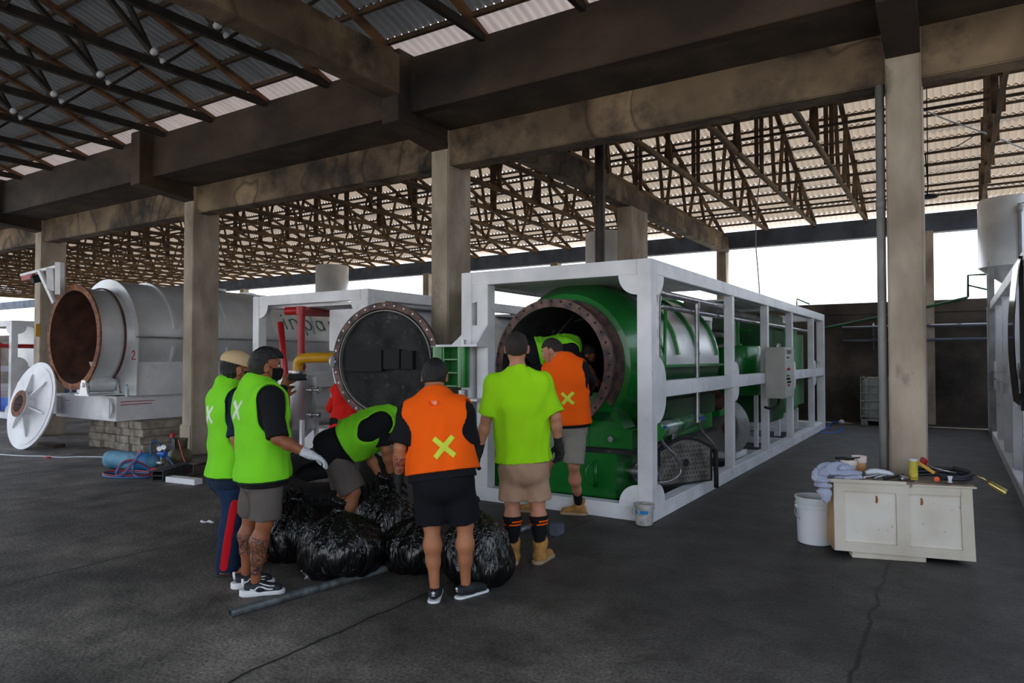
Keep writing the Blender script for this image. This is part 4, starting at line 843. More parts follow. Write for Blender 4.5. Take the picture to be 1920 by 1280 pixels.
class Person:
    def __init__(S, label, J, s=1., g=1., face=None, hup=(0, 0, 1), base=None):
        S.s, S.g = s, g; S.J = J = {k: V3(v) for k, v in J.items()}; S.R = R = un(J['shR']-J['shL']); S.U = U = un(J['nk']-J['pel']); S.Fv = un(np.cross(U, R)); S.R = R = np.cross(S.Fv, U)
        S.hf = un(face if face is not None else S.Fv); hu = V3(hup); S.hu = un(hu-S.hf*(hu@S.hf)); S.hr = np.cross(S.hf, S.hu)
        if 'hipL' not in J: J['hipL'] = J['pel']-R*.085*s-U*.03; J['hipR'] = J['pel']+R*.085*s-U*.03
        b = (J['anL']+J['anR'])/2; t = S.t = thing('person', label, 'person', (b[0], b[1], 0)); S.hands = []; S.extra = []; S.build()
    def build(S):
        J, s, g, R, U, Fv = S.J, S.s, S.g, S.R, S.U, S.Fv; L = np.linalg.norm(J['nk']-J['pel']); pel, nk = J['pel'], J['nk']
        ch = pel+U*L*.66+Fv*.012; wa = pel+U*L*.33+Fv*.015
        S.torso = Uk(.07*s, cap(ch-R*.085*s, ch+R*.085*s, .112*s*g), cap(wa-R*.065*s*g, wa+R*.065*s*g, .108*s*g), cap(pel-R*.07*s*g, pel+R*.07*s*g, .112*s*g), cap(pel, wa, .12*s*g), cap(wa, ch, .118*s*g),
                     cap(J['shL'], J['shR'], .058*s), cap(ch+U*.06*s-R*.11*s, ch+U*.06*s+R*.11*s, .09*s*g), cap(nk+U*.01, J['shR']-R*.03, .056*s, .05*s), cap(nk+U*.01, J['shL']+R*.03, .056*s, .05*s),
                     cap(pel-Fv*.045*s-R*.06*s-U*.04, pel-Fv*.045*s-R*.06*s-U*.06, .092*s*g), cap(pel-Fv*.045*s+R*.06*s-U*.04, pel-Fv*.045*s+R*.06*s-U*.06, .092*s*g))
        H, hf, hu, hr = J['hd'], S.hf, S.hu, S.hr
        S.skull = Uk(.03, ell(H+hu*.022*s-hf*.012*s, (hr, hf, hu), (.074*s, .095*s, .092*s)), ell(H-hf*.035*s+hu*.0*s, (hr, hf, hu), (.066*s, .062*s, .075*s)))
        face = Uk(.02, ell(H+hf*.03*s-hu*.03*s, (hr, hf, hu), (.058*s, .062*s, .085*s)), cap(H+hf*.045*s-hu*.088*s-hr*.012*s, H+hf*.045*s-hu*.088*s+hr*.012*s, .026*s), cap(H-hf*.01*s-hu*.06*s-hr*.035*s, H+hf*.045*s-hu*.085*s, .028*s, .024*s), cap(H-hf*.01*s-hu*.06*s+hr*.035*s, H+hf*.045*s-hu*.085*s, .028*s, .024*s))
        nose = cap(H+hf*.086*s+hu*.008*s, H+hf*.102*s-hu*.030*s, .008*s, .0125*s); brow = cap(H+hf*.078*s+hu*.022*s-hr*.028*s, H+hf*.078*s+hu*.022*s+hr*.028*s, .010*s)
        lips = cap(H+hf*.088*s-hu*.058*s-hr*.014*s, H+hf*.088*s-hu*.058*s+hr*.014*s, .0075*s)
        S.head = Uk(.018, Uk(.03, S.skull, face), nose, brow); S.head = Uk(.006, S.head, lips)
        for q in (-1, 1):
            S.head = Ik(.012, S.head, neg(ell(H+hf*.092*s+hu*.004*s+hr*q*.03*s, (hr, hf, hu), (.017*s, .014*s, .011*s))))
            e = H+hr*q*.080*s-hu*.012*s-hf*.012*s; S.head = Uk(.008, S.head, Ik(.004, ell(e+hr*q*.006*s, (hr+hf*.35*-q*1., hf, hu-hf*.2), (.012*s, .021*s, .035*s)), neg(ell(e+hr*q*.019*s+hf*.004*s, (hr, hf, hu), (.008*s, .011*s, .021*s)))))
        S.neck = cap(nk-U*.02, H-hf*.025*s-hu*.055*s, .060*s, .054*s)
        arms = []; S.hf_ = {}
        for q in ('L', 'R'):
            sh, el, wr = J['sh'+q], J['el'+q], J['wr'+q]
            arms += [Uk(.025, cap(sh, el, .050*s*g, .038*s), cap(el, el*.65+wr*.35, .040*s, .041*s), cap(el*.65+wr*.35, wr, .041*s, .026*s))]
        legs = []
        for q in ('L', 'R'):
            hp, kn, an = J['hip'+q], J['kn'+q], J['an'+q]; ax = un(kn-an); bk = -un(Fv-ax*(Fv@ax)); bk = bk if 'bk'+q not in J else V3(J['bk'+q]); c1_ = kn*.68+an*.32+bk*.018*s; c2_ = kn*.42+an*.58+bk*.008*s
            legs += [Uk(.04, cap(hp, kn, .088*s*g, .051*s), cap(kn, c1_, .050*s, .0565*s), cap(c1_, c2_, .058*s, .043*s), cap(c2_, an, .043*s, .033*s))]
        S.armf, S.legf = arms, legs
    def body(S, m, hands=('L', 'R'), curl=.45, dirs={}, feet=True, h=.0068, fingers=True):
        J, s = S.J, S.s; parts = [S.torso, S.neck]; f = Uk(.045, *parts); f = Uk(.03, f, S.head, ); ex = []
        f = Uk(.03, f, *S.armf); f = Uk(.04, f, *S.legf)
        for q in hands:
            d, n, c = dirs.get(q, (un(J['wr'+q]-J['el'+q]), None, curl)); n = n if n is not None else S.Fv*.2+S.R*(-1 if q == 'R' else 1); hh, pts = hand(J['wr'+q], d, n, s, c, 1 if np.cross(un(d), un(n))@S.Fv > 0 else -1); f = Uk(.012, f, hh); ex += pts
        if feet:
            for q in ('L', 'R'):
                an = J['an'+q]; t = S.toe(q); fz = J.get('fz', np.zeros(1))[0] if 'fz' in J else 0
                b = V3((an[0], an[1], S.fz(q)+.03))
                f = Uk(.03, f, cap(b-t*.03*s, b+t*.12*s, .034*s, .028*s), cap(an, b+t*.03*s, .034*s, .034*s), cap(b+t*.12*s, b+t*.165*s, .027*s, .018*s))
        lo, hi = bound([J[k] for k in J if k not in ('toeL', 'toeR', 'bkL', 'bkR', 'fzL', 'fzR')]+[J['hd']+S.hu*.06*s]+ex, .15)
        lo[2] = max(lo[2], min(S.fz('L'), S.fz('R'))-.02); return skin('body', f, lo, hi, h, m, S.t)
    def fz(S, q): return float(S.J['fz'+q][0]) if 'fz'+q in S.J else 0.
    def toe(S, q): t = V3(S.J['toe'+q]); t[2] = 0; return un(t)
    def hair(S, m, low=-.07, front=.055, th=.012, h=.005, seed=1, side=.025, top=.0, fade=None, rough=.003):
        H, s = S.J['hd'], S.s; reg = Uk(0, pln(H+S.hf*side*s, S.hf+S.hu*.0), pln(H+S.hu*front*s, -S.hu+S.hf*.15)); base_ = infl(S.skull, th)
        if top: base_ = Uk(.03, base_, ell(H+S.hu*(.045+top*.3)*s+S.hf*.012*s, (S.hr, S.hf, S.hu), (.070*s, (.095+top*.6)*s, (.07+top)*s)))
        ears = [neg(ell(H+S.hr*q*.085*s-S.hu*.012*s-S.hf*.006*s, (S.hr, S.hf, S.hu), (.03, .024, .036))) for q in (-1, 1)]
        f = Ik(.006, base_, reg, pln(H+S.hu*low*s, -S.hu+S.hf*.35), *ears); f = folds(folds(f, rough, 110, seed), rough*.8, 55, seed+9); lo, hi = bound([H-.14, H+.16], .02); o = skin('hair', f, lo, hi, h, m, S.t)
        if fade:
            f = Ik(.003, infl(S.skull, .003), reg, pln(H+S.hu*(low+.02)*s, S.hu-S.hf*.35), pln(H-S.hu*.085*s, -S.hu+S.hf*.3), *ears); skin('faded_sides', f, lo, hi, h, fade, o)
        return o
    def mask(S, m):
        H, s = S.J['hd'], S.s; f = Ik(.004, infl(S.head, .007), pln(H+S.hf*.035*s, -S.hf), pln(H-S.hu*.012*s, S.hu), pln(H-S.hu*.112*s, -S.hu)); f = Uk(.01, f, Ik(.004, ell(H+S.hf*.095*s-S.hu*.05*s, (S.hr, S.hf, S.hu), (.04, .022, .045)), pln(H-S.hu*.012*s, S.hu)))
        lo, hi = bound([H-.12, H+.15], .02); o = skin('face_mask', f, lo, hi, .005, m, S.t); bm = B()
        for q in (-1, 1):
            for u0, u1 in ((-.018, .012), (-.095, -.03)): tube(bm, [H+S.hf*.04*s+S.hr*q*.068*s+S.hu*u0*s, H+S.hf*.015*s+S.hr*q*.079*s+S.hu*(u0+u1)/2*s, H-S.hf*.012*s+S.hr*q*.084*s+S.hu*u1*s], .0018, 6)
        obj('ear_loop', bm, m, o, True)
    def eyes(S):
        for q in (-1, 1):
            c = S.J['hd']+S.hf*.080*S.s+S.hu*.004*S.s+S.hr*q*.03*S.s; bm = B(); lathe(bm, [(0, -.009), (.0065, -.006), (.009, 0), (.0065, .006), (0, .009)], c, S.hf, 16); e = obj('eye', bm, m_plast, S.t, True)
            bm = B(); lathe(bm, [(0, .0094), (.005, .0086), (.0055, .006)], c, S.hf, 12); obj('iris', bm, m_black, e)
            bm = B(); b0 = S.J['hd']+S.hf*.090*S.s+S.hu*.026*S.s; tube(bm, [b0+S.hr*q*.012, b0+S.hr*q*.03+S.hu*.004, b0+S.hr*q*.044-S.hf*.012], .003, 6); obj('eyebrow', bm, m_hair, S.t, True)
    def shirt(S, m, hem=-.08, slv=.85, sr=.068, name='shirt', long_=False, fold=.0035, flare=0., noise=1):
        J, s, g, U, R = S.J, S.s, S.g, S.U, S.R; f = infl(S.torso, .021); pel = J['pel']
        ch = pel+U*np.linalg.norm(J['nk']-pel)*.62; f = Uk(.05, f, cap(pel-R*.08*s*g-U*.05, pel+R*.08*s*g-U*.05, (.128+flare)*s*g), cap(pel-R*.085*s*g-U*.05, ch-R*.085*s, (.122+flare*.6)*s*g), cap(pel+R*.085*s*g-U*.05, ch+R*.085*s, (.122+flare*.6)*s*g))
        S.tee = f; cut_ = pln(pel+U*hem, -U); ex = []
        for q in ('L', 'R'):
            sh, el, wr = J['sh'+q], J['el'+q], J['wr'+q]
            if long_: sl_ = Uk(.02, cap(sh, el, .066*s, .052*s), cap(el, wr, .052*s, .040*s)); sl_ = Ik(.004, sl_, pln(wr-un(wr-el)*.01, un(wr-el))); ex += [wr]
            else: d = un(el-sh); Ls = np.linalg.norm(el-sh); e = sh+d*Ls*slv; sl_ = Ik(.006, cap(sh, sh+d*(Ls*slv+.08), .064*s*g, sr*1.08*s*g), pln(e, d)); ex += [e]
            f = Uk(.035, f, sl_)
        f = Ik(.006, f, neg(cap(J['nk']+U*.045, J['nk']+U*.2, .066*s))); S.shirtf = Ik(0, f, cut_); f = Ik(.004, folds(f, fold*1.5, 40, 3+noise), cut_)
        lo, hi = bound([pel+U*hem, J['nk']+U*.05]+ex+[pel-R*.2, pel+R*.2], .17); return skin(name, f, lo, hi, .0085, m, S.t)
    def vest(S, m, hem=-.06, arm=.105, drop=.11, loose=.02, tape=None, tpos=.5, tside=0., tsz=.085, tw=.017, trim=None, noise=5, label=None, slit=False):
        J, s, g, U, R, Fv = S.J, S.s, S.g, S.U, S.R, S.Fv; pel, nk = J['pel'], J['nk']
        f = infl(S.torso, .022+loose); f = Uk(.06, f, cap(pel-R*.085*s*g, pel+R*.085*s*g, .132*s*g), cap(pel-R*.085*s*g, nk-U*.19-R*.085*s, .136*s*g), cap(pel+R*.085*s*g, nk-U*.19+R*.085*s, .136*s*g)); f = Uk(.02, folds(folds(f, .0075, 34, noise), .004, 11, noise+1), infl(S.tee, .009))
        f = Ik(.006, f, pln(pel+U*hem, -U), neg(cap(nk+U*.05+Fv*.02, nk+U*.2+Fv*.02, .078*s)), neg(ell(nk+Fv*.12+U*.03, (R, Fv, U), (.07, .09, .11))))
        for q, sg_ in (('L', -1), ('R', 1)):
            sh = J['sh'+q]; f = Ik(.008, f, neg(Uk(0, cap(sh+R*sg_*.045*s, sh+R*sg_*.045*s-U*drop*s, arm*s), cap(sh+R*sg_*.16*s, sh+R*sg_*.16*s-U*(drop+.03)*s, arm*1.2*s), cap(J['el'+q], J['sh'+q]+R*sg_*.05, .06*s))))
        lo, hi = bound([pel+U*hem, nk+U*.03, pel-R*.22, pel+R*.22], .18); v = skin('vest', f, lo, hi, .008, m, S.t, label)
        if trim:
            t_ = Ik(0, infl(f, .003), pln(pel+U*(hem+.010), U)); lo2, hi2 = bound([pel+U*hem-R*.2, pel+U*hem+R*.2], .17); skin('hem_binding', t_, lo2, hi2, .005, trim, v)
        if tape:
            L = np.linalg.norm(nk-pel); c = pel+U*L*tpos+R*tside-Fv*.12; d1 = un(R+U*1.0); d2 = un(R-U*1.0)
            bars = Uk(0, bxs(c, (d1, d2, Fv), (tsz, tw, .16)), bxs(c, (d2, d1, Fv), (tsz, tw, .16))); ff = Ik(0, infl(f, .004), bars, pln(pel+U*L*.5+Fv*.0, Fv))
            lo, hi = bound([c-R*.1, c+R*.1, c+U*.1, c-U*.1], .08); skin('reflective_cross', ff, lo, hi, .005, tape, v)
        return v
    def shorts(S, m, frac=.92, r0=.104, r1=.098, name='shorts', top=.07, fold=.004, noise=9):
        J, s, g, U, R = S.J, S.s, S.g, S.U, S.R; pel = J['pel']; f = Ik(.01, infl(S.torso, .014), pln(pel+U*top, U)); ex = []
        legs = []
        for q in ('L', 'R'):
            hp, kn = J['hip'+q], J['kn'+q]; d = un(kn-hp); L = np.linalg.norm(kn-hp)*frac; e = hp+d*L; legs.append(Ik(.006, cap(hp, hp+d*(L+.06), r0*s*g, r1*s*g), pln(e, d))); ex.append(e)
        f = Uk(.03, f, Uk(.02, *legs)); f = folds(f, fold*1.1, 38, noise); lo, hi = bound([pel+U*top]+ex+[pel-R*.15, pel+R*.15], .16); return skin(name, f, lo, hi, .0085, m, S.t)
    def trousers(S, m, r1=.10, r2=.075, cut=.04, fold=.005, name='trousers'):
        J, s, g, U, R = S.J, S.s, S.g, S.U, S.R; pel = J['pel']; f = Ik(.01, infl(S.torso, .02), pln(pel+U*.07, U)); legs = []
        for q in ('L', 'R'):
            hp, kn, an = J['hip'+q], J['kn'+q], J['an'+q]; d = un(an-kn); lf = S.legf[0 if q == 'L' else 1]; legs.append(Ik(.006, Uk(.04, infl(lf, .018), cap(hp, kn, .108*s, .080*s), cap(kn, an+d*.06, .080*s, r2*s)), pln(an+d*cut, d)))
        f = Uk(.03, f, Uk(.015, *legs)); S.trf = f; f = folds(f, fold, 42, 4); lo, hi = bound([pel+U*.07, J['anL'], J['anR'], J['knL'], J['knR'], pel-R*.15, pel+R*.15], .16); return skin(name, f, lo, hi, .0085, m, S.t)
    def shoe(S, q, kind):
        J, s = S.J, S.s; an = J['an'+q]; t = S.toe(q); z0 = S.fz(q); b = V3((an[0], an[1], z0)); zz = V3((0, 0, 1)); x = np.cross(t, zz)
        flat = lambda r, a0=-.045, a1=.155: (lambda p, A=cap(b+t*a0*s, b+t*a1*s, r*s, r*.98*s), zf=F4(z0): A(np.column_stack([p[:, 0], p[:, 1], np.full(len(p), zf, F4)])))
        lo, hi = bound([b-t*.12*s, b+t*.24*s, b+zz*.0, b+zz*.2], .07); lo[2] = z0-.012
        if kind == 'flipflop':
            sole = skin('flip_flop', Ik(.004, flat(.045), pln(b+zz*.018, zz), pln(b+zz*.001, -zz)), lo, hi, .005, m_shoe, S.t)
            bm = B(); tube(bm, [b+t*.13+zz*.02, b+t*.11+zz*.065, b+t*.06+x*.035+zz*.06, b+t*.02+x*.045+zz*.02], .006, 6, smooth=1); tube(bm, [b+t*.11+zz*.065, b+t*.06-x*.035+zz*.06, b+t*.02-x*.045+zz*.02], .006, 6, smooth=1); obj('strap', bm, m_shoe, sole, True); return
        hs = .03 if kind != 'trainer' else .018
        up = Uk(.03, cap(b-t*.035*s+zz*.055, b+t*.03*s+zz*.05, .040*s, .042*s), cap(b+t*.03*s+zz*.05, b+t*.145*s+zz*.035, .042*s, .036*s))
        if kind == 'boot': up = Uk(.03, up, cap(b+zz*.06, an+zz*.055, .050*s, .056*s)); up = Uk(.01, up, cap(an+zz*.045, an+zz*.075, .058*s, .060*s)); up = Ik(.008, up, pln(an+zz*.088+t*.02, zz+t*-.35)); up = folds(up, .002, 50)
        elif kind == 'sneaker': up = Uk(.02, up, cap(b-t*.045*s+zz*.06, b-t*.05*s+zz*.09, .022)); up = Ik(.006, up, pln(b+zz*.095, zz-t*.25))
        else: up = Ik(.006, up, pln(b+zz*.088, zz-t*.15))
        mu = {'boot': m_boot, 'sneaker': m_shoe, 'trainer': m_shoe}[kind]; ms = {'boot': m_sole, 'sneaker': m_shoew, 'trainer': m_shoew}[kind]; nm = {'boot': 'work_boot', 'sneaker': 'sneaker', 'trainer': 'sneaker'}[kind]
        up = Ik(.004, up, pln(b+zz*.012, -zz)); sh = skin(nm, up, lo, hi, .0055, mu, S.t)
        so_ = Ik(.005, flat(.047 if kind != 'trainer' else .043), pln(b+zz*hs, zz), pln(b+zz*.001, -zz))
        if kind == 'sneaker': so_ = Uk(.006, so_, Ik(.004, flat(.047, -.06, -.0), pln(b+zz*(hs+.012), zz), pln(b, -zz)))
        skin('sole', so_, lo, hi, .0055, ms, sh)
        if kind == 'sneaker':
            for q2 in (1, -1):
                bm = B(); W_ = lambda u, v, o=.046: b+t*u*s+zz*v+x*q2*o*s
                tube(bm, [W_(-.03, .05, .043), W_(.0, .042, .046), W_(.02, .065, .043), W_(.05, .062, .042), W_(.08, .045, .043), W_(.12, .042, .040)], .0055, 6, smooth=1); tube(bm, [W_(.03, .085, .030), W_(.06, .075, .036), W_(.10, .062, .034), W_(.13, .060, .028)], .004, 6, smooth=1); obj('side_stripe', bm, m_shoew, sh, True)
            bm = B(); tube(bm, [b-t*.078*s+zz*.06, b-t*.085*s+zz*.09, b-t*.085*s+zz*.112], .009, 6); obj('heel_tab', bm, m_shoew, sh, True)
        if kind == 'trainer':   # three-leaf mark on the heel
            bm = B(); c = b-t*(.035+.041)*s+zz*.062
            for an_, L in ((0, .018), (.75, .016), (-.75, .016)):
                d = zz*math.cos(an_)+x*math.sin(an_); tube(bm, [c+x*0, c+d*L*.5, c+d*L], [.002, .0055, .002], 6)
            for k in range(3): tube(bm, [c-zz*(.004+.004*k)-x*.010, c-zz*(.004+.004*k)+x*.010], .0011, 5)
            obj('heel_mark', bm, m_shoew, sh, True)
        return sh
    def sock(S, q, m, z0, z1, stripes=None):
        an, kn = S.J['an'+q], S.J['kn'+q]; d = un(kn-an); f = Ik(.003, infl(S.legf[0 if q == 'L' else 1], .006), pln(an+d*z1, d), pln(an+d*z0, -d)); lo, hi = bound([an, an+d*z1], .09); o = skin('sock', f, lo, hi, .0055, m, S.t)
        for (a, b) in (stripes or []):
            f = Ik(.0, infl(S.legf[0 if q == 'L' else 1], .010), pln(an+d*b, d), pln(an+d*a, -d)); lo, hi = bound([an+d*a, an+d*b], .08); skin('sock_stripe', f, lo, hi, .004, c_orange, o)
    def glove(S, q, m, d=None, n=None, curl=.45, cuff=.05):
        J, s = S.J, S.s; el, wr = J['el'+q], J['wr'+q]; d = un(wr-el) if d is None else un(d); n = (S.Fv*.2+S.R*(-1 if q == 'R' else 1)) if n is None else V3(n)
        hh, pts = hand(wr, d, n, s*1.08, curl, 1 if np.cross(d, un(n))@S.Fv > 0 else -1); f = Uk(.012, hh, cap(wr-un(wr-el)*cuff, wr+d*.01, .034*s, .030*s)); f = Ik(.003, f, pln(wr-un(wr-el)*cuff, -un(wr-el))); lo, hi = bound(pts+[wr-un(wr-el)*cuff], .06); return skin('glove', f, lo, hi, .005, m, S.t)
    def region(S, name, f, c, r, m, h=.005, off=.003, parent=None, label=None):
        """a patch of the surface f lying inside the ball (c, r)"""
        g = Ik(0, infl(f, off), r if callable(r) else cap(c, c, r)); rr = .2 if callable(r) else r; lo, hi = bound([c], rr+.01); return skin(name, g, lo, hi, h, m, parent or S.t, label)
# ================================================================== THE PEOPLE
def JJ(dep, **k): return {n: (P(v[0], v[1], dep+(v[2] if len(v) > 2 else 0)) if len(v) < 4 else v[:3]) for n, v in k.items()}
def toed(dx, da, px): r_ = ray(px, 670); A = un((r_[0], r_[1], 0)); Rr = np.array([A[1], -A[0], 0]); return un(Rr*dx+A*da)
def floorfit(J, hgt=.085):
    for q in ('anL', 'anR'): J[q][2] = hgt
    return J
# --- man with grey shorts and tattooed calves (front left)
J = JJ(4.75, hd=(499, 686, .0), nk=(484, 724, .0), shR=(509, 748, -.15), shL=(467, 742, .15), elR=(520, 822, -.22), wrR=(578, 851, -.20), elL=(492, 818, .24), wrL=(510, 868, .22), pel=(494, 880, 0), knR=(497, 978, -.09), knL=(471, 968, .09), anR=(479, 1084, -.07), anL=(462, 1064, .10)); floorfit(J)
J['toeR'] = toed(.97, -.12, 480); J['toeL'] = toed(.97, .15, 470)
p = Person('person in a lime vest over a black t-shirt and grey shorts, black mask, tattooed calves', J, .96, .98, face=toed(.98, .16, 499)+np.array([0, 0, -.05]))
p.body(sk_brown, feet=False, hands=('L',)); p.hair(m_hair, -.055, .050, .013, seed=2, side=.004, top=.016, rough=.004); p.mask(m_mask); p.eyes()
p.shirt(c_black, -.10, .98, .078, fold=.002); p.vest(c_lime, -.06, .115, .13, .015, m_tape, .74, -.02, .085, .014, noise=6, trim=m_trim); p.shorts(c_grey, .95, .106, .110)
for q in 'LR': p.shoe(q, 'sneaker')
p.glove('R', m_glovew, d=P(625, 868, 4.6)-J['wrR'], n=(0, 0, -1), curl=.55)
for q, off in (('R', .19), ('L', .26)):
    kn, an = p.J['kn'+q], p.J['an'+q]; ax = un(an-kn); i = 1 if q == 'R' else 0
    p.region('tattoo', Ik(0, p.legf[i], pln(kn+ax*(.10 if q == 'R' else .11), -ax), pln(kn+ax*(.36 if q == 'R' else .26), ax)), (kn+an)/2, .24, m_tat, .0055, .0025, label='dark inked calf')
PB = p
# --- man with the cap
J = JJ(5.15, hd=(447, 692, .0), nk=(431, 727, 0), shR=(449, 752, -.12), shL=(414, 748, .14), elR=(443, 822, -.20), wrR=(462, 868, -.20), elL=(420, 822, .24), wrL=(446, 870, .24), pel=(435, 884, 0), knR=(438, 968, -.08), knL=(448, 962, .12), anR=(428, 1060, -.05), anL=(462, 1038, .20)); floorfit(J, .085)
J['toeR'] = toed(.97, -.1, 430); J['toeL'] = toed(.97, .1, 460)
p = Person('person in a tan cap, lime vest and navy trousers with red side stripe, in flip-flops', J, .97, .92, face=toed(.98, .16, 447)+np.array([0, 0, -.05]))
p.body(sk_tan); p.hair(m_hair, -.085, .05, .020, seed=5, side=-.002, rough=.006); p.mask(m_mask); p.eyes(); p.shirt(c_navy, -.10, .95, .074, fold=.003); p.vest(c_lime, -.02, .115, .12, .018, m_tape, .70, -.02, .085, .014, noise=8, trim=m_trim)
p.trousers(c_jean, r2=.088)
H = p.J['hd']; hf, hu, hr = p.hf, un(p.hu+p.hf*.25), p.hr; cp = Ik(.006, Uk(.03, infl(p.skull, .028), ell(H+hu*.05-hf*.02, (hr, hf, hu), (.095, .115, .075))), pln(H+hu*.028, -hu)); lo, hi = bound([H-.15, H+.17], .02)
ct = skin('cap', cp, lo, hi, .006, m_cap, p.t); br = Ik(.003, ell(H+hf*.11+hu*.035, (hr, hf, hu), (.085, .10, .012)), pln(H+hf*.05, -hf)); lo, hi = bound([H+hf*.12], .13); skin('cap_brim', br, lo, hi, .005, m_cap, ct)
kn, an, hp = p.J['knR'], p.J['anR'], p.J['hipR']
tc = un(p.R*.8-p.Fv*.6); pts = [kn*.6+hp*.4+tc*.095+p.Fv*.03, kn+tc*.085+p.Fv*.01, an+tc*.085-p.Fv*.01]
st = Ik(0, infl(p.trf, .008), Uk(0, cap(pts[0], pts[1], .030), cap(pts[1], pts[2], .030)))
lo, hi = bound([hp, kn, an], .16); skin('side_stripe', st, lo, hi, .006, m_redst, p.t)
for q in 'LR': p.shoe(q, 'flipflop')
# --- person behind, holding a camera
J = JJ(5.7, hd=(497, 700, 0), nk=(484, 728, 0), shR=(500, 742, -.12), shL=(474, 744, .14), elR=(522, 778, -.06), wrR=(532, 722, .02), elL=(505, 790, .2), wrL=(530, 745, .2), pel=(487, 850, 0), knR=(492, 935, -.06), knL=(484, 932, .08), anR=(490, 1020, -.05), anL=(484, 1012, .08)); floorfit(J)
J['toeR'] = toed(.3, .9, 490); J['toeL'] = toed(.3, .9, 484)
p = Person('person in black, mostly hidden, raising a small camera in one hand', J, .95, .95, face=toed(.9, .4, 500))
p.body(sk_tan, feet=False, hands=('L', 'R'), dirs={'R': (P(545, 700, 5.72)-J['wrR'], P(560, 712, 5.6)-J['wrR'], 1.0), 'L': (un(J['wrL']-J['elL']), None, .6)}); p.hair(m_hair, -.085, .05, .02, side=.03); p.shirt(c_black, -.1, long_=True); p.trousers(c_dark)
for q in 'LR': p.shoe(q, 'trainer')
t = thing('camera_gadget', 'small black camera held up beside the hopper tank', 'camera', P(555, 708, 5.68))
q = Vector(P(553, 707, 5.68)); rx = Matrix.Rotation(YAW+.2, 3, 'Z')
bm = B(); box(bm, q-Vector((.05, .025, .03)), q+Vector((.05, .025, .03)), .008, rx); obj('camera_body', bm, m_black, t)
bm = B(); cyl(bm, q+rx@Vector((.03, -.01, 0)), q+rx@Vector((.095, -.01, 0)), .026, n=20); obj('lens', bm, m_black, t, 'auto'); bm = B(); lathe(bm, [(0, .0), (.02, 0), (.022, .002), (.027, 0), (.027, -.003)], q+rx@Vector((.096, -.01, 0)), rx@Vector((1, 0, 0)), 20); obj('lens_ring', bm, m_steel, t, 'auto')
# --- man in the orange vest, back to the camera
J = JJ(4.62, hd=(815, 706, .20), nk=(816, 752, .10), shL=(767, 778, .04), shR=(868, 775, .04), elL=(750, 838, -.03), wrL=(748, 897, .03), elR=(880, 840, .12), wrR=(862, 885, .34), pel=(830, 893, -.0), knL=(810, 985, 0), knR=(872, 983, .02), anL=(815, 1100, -.04), anR=(873, 1096, .02)); floorfit(J)
J['toeL'] = toed(.12, .95, 815); J['toeR'] = toed(.80, .62, 885)
p = Person('person bending in an orange vest over a black t-shirt and black shorts, seen from behind', J, .97, 1.06, face=toed(.05, .95, 815)+np.array([0, 0, -.45]))
p.body(sk_tan, feet=False, hands=()); p.hair(m_hair, -.045, .045, .016, seed=4, fade=m_fade); p.shirt(c_black, -.02, .92, .082, fold=.002); p.vest(c_orange, .03, .098, .12, .014, m_tapey, .36, .045, .09, .0175, noise=11); p.shorts(c_dark, .93, .114, .112)
lb = Ik(0, infl(p.torso, .056), bxs(p.J['nk']-p.U*.03-p.Fv*.09, (p.R, p.U, p.Fv), (.028, .016, .08))); lo, hi = bound([p.J['nk']], .14); skin('neck_label', lb, lo, hi, .005, cloth('label_pale', (255, 150, 110), .1), p.t)
for q in 'LR': p.shoe(q, 'trainer')
p.glove('L', m_glove, d=P(749, 960, 4.75)-J['wrL'], n=p.R, curl=.7); p.glove('R', m_glove, curl=.7)
ax = un(J['wrL']-J['elL']); p.region('tattoo', Ik(0, p.armf[0], pln(J['elL']+ax*.05, -ax), pln(J['wrL']-ax*.02, ax)), (J['elL']+J['wrL'])/2, .16, m_tat2, .005, .0025, label='inked forearm with red flower pattern')
PD = p
# --- man in the lime polo
J = JJ(5.42, hd=(969, 652, .02), nk=(972, 702, 0), shL=(927, 722, .0), shR=(1017, 718, .02), elL=(912, 785, -.02), wrL=(899, 842, .02), elR=(1041, 782, .0), wrR=(1047, 830, .04), pel=(982, 868, 0), knL=(960, 940, 0), knR=(1008, 940, .02), anL=(961, 1030, -.02), anR=(1013, 1030, .0)); floorfit(J, .10)
J['toeL'] = toed(.1, .95, 960); J['toeR'] = toed(.45, .9, 1010)
p = Person('tall person in a bright lime polo shirt and khaki shorts, seen from behind', J, 1.03, .95, face=toed(.12, .98, 969))
p.body(sk_fair, feet=False, hands=()); p.hair(m_hair2, -.03, .05, .012, seed=6, fade=m_fade, rough=.002); sh = p.shirt(c_polo, .02, .90, .092, name='polo_shirt', flare=.014, fold=.0045, noise=4)
col_ = Ik(.004, Uk(.02, cap(p.J['nk']+p.U*.02-p.Fv*.012, p.J['nk']+p.U*.065, .078, .070)), pln(p.J['nk']+p.U*.068, p.U), pln(p.J['nk']-p.U*.02, -p.U)); lo, hi = bound([p.J['nk']], .14); cl = skin('collar', col_, lo, hi, .005, c_polo, sh)
for a, b in ((.015, .022), (.052, .066)):
    c2_ = Ik(0, infl(Uk(.02, cap(p.J['nk']+p.U*.02-p.Fv*.012, p.J['nk']+p.U*.065, .078, .070)), .003), pln(p.J['nk']+p.U*b, p.U), pln(p.J['nk']+p.U*a, -p.U)); skin('collar_stripe', c2_, lo, hi, .0035, c_black, cl)
p.shorts(c_tan, .93, .108, .110, top=.05)
for q in 'LR': p.shoe(q, 'boot'); p.sock(q, c_black, .02, .27, [(.20, .213), (.225, .238)])
p.glove('L', m_glove, n=p.R+p.Fv*.3, curl=.35); p.glove('R', m_glove, n=-p.R*.7-p.Fv*.7, curl=.75)
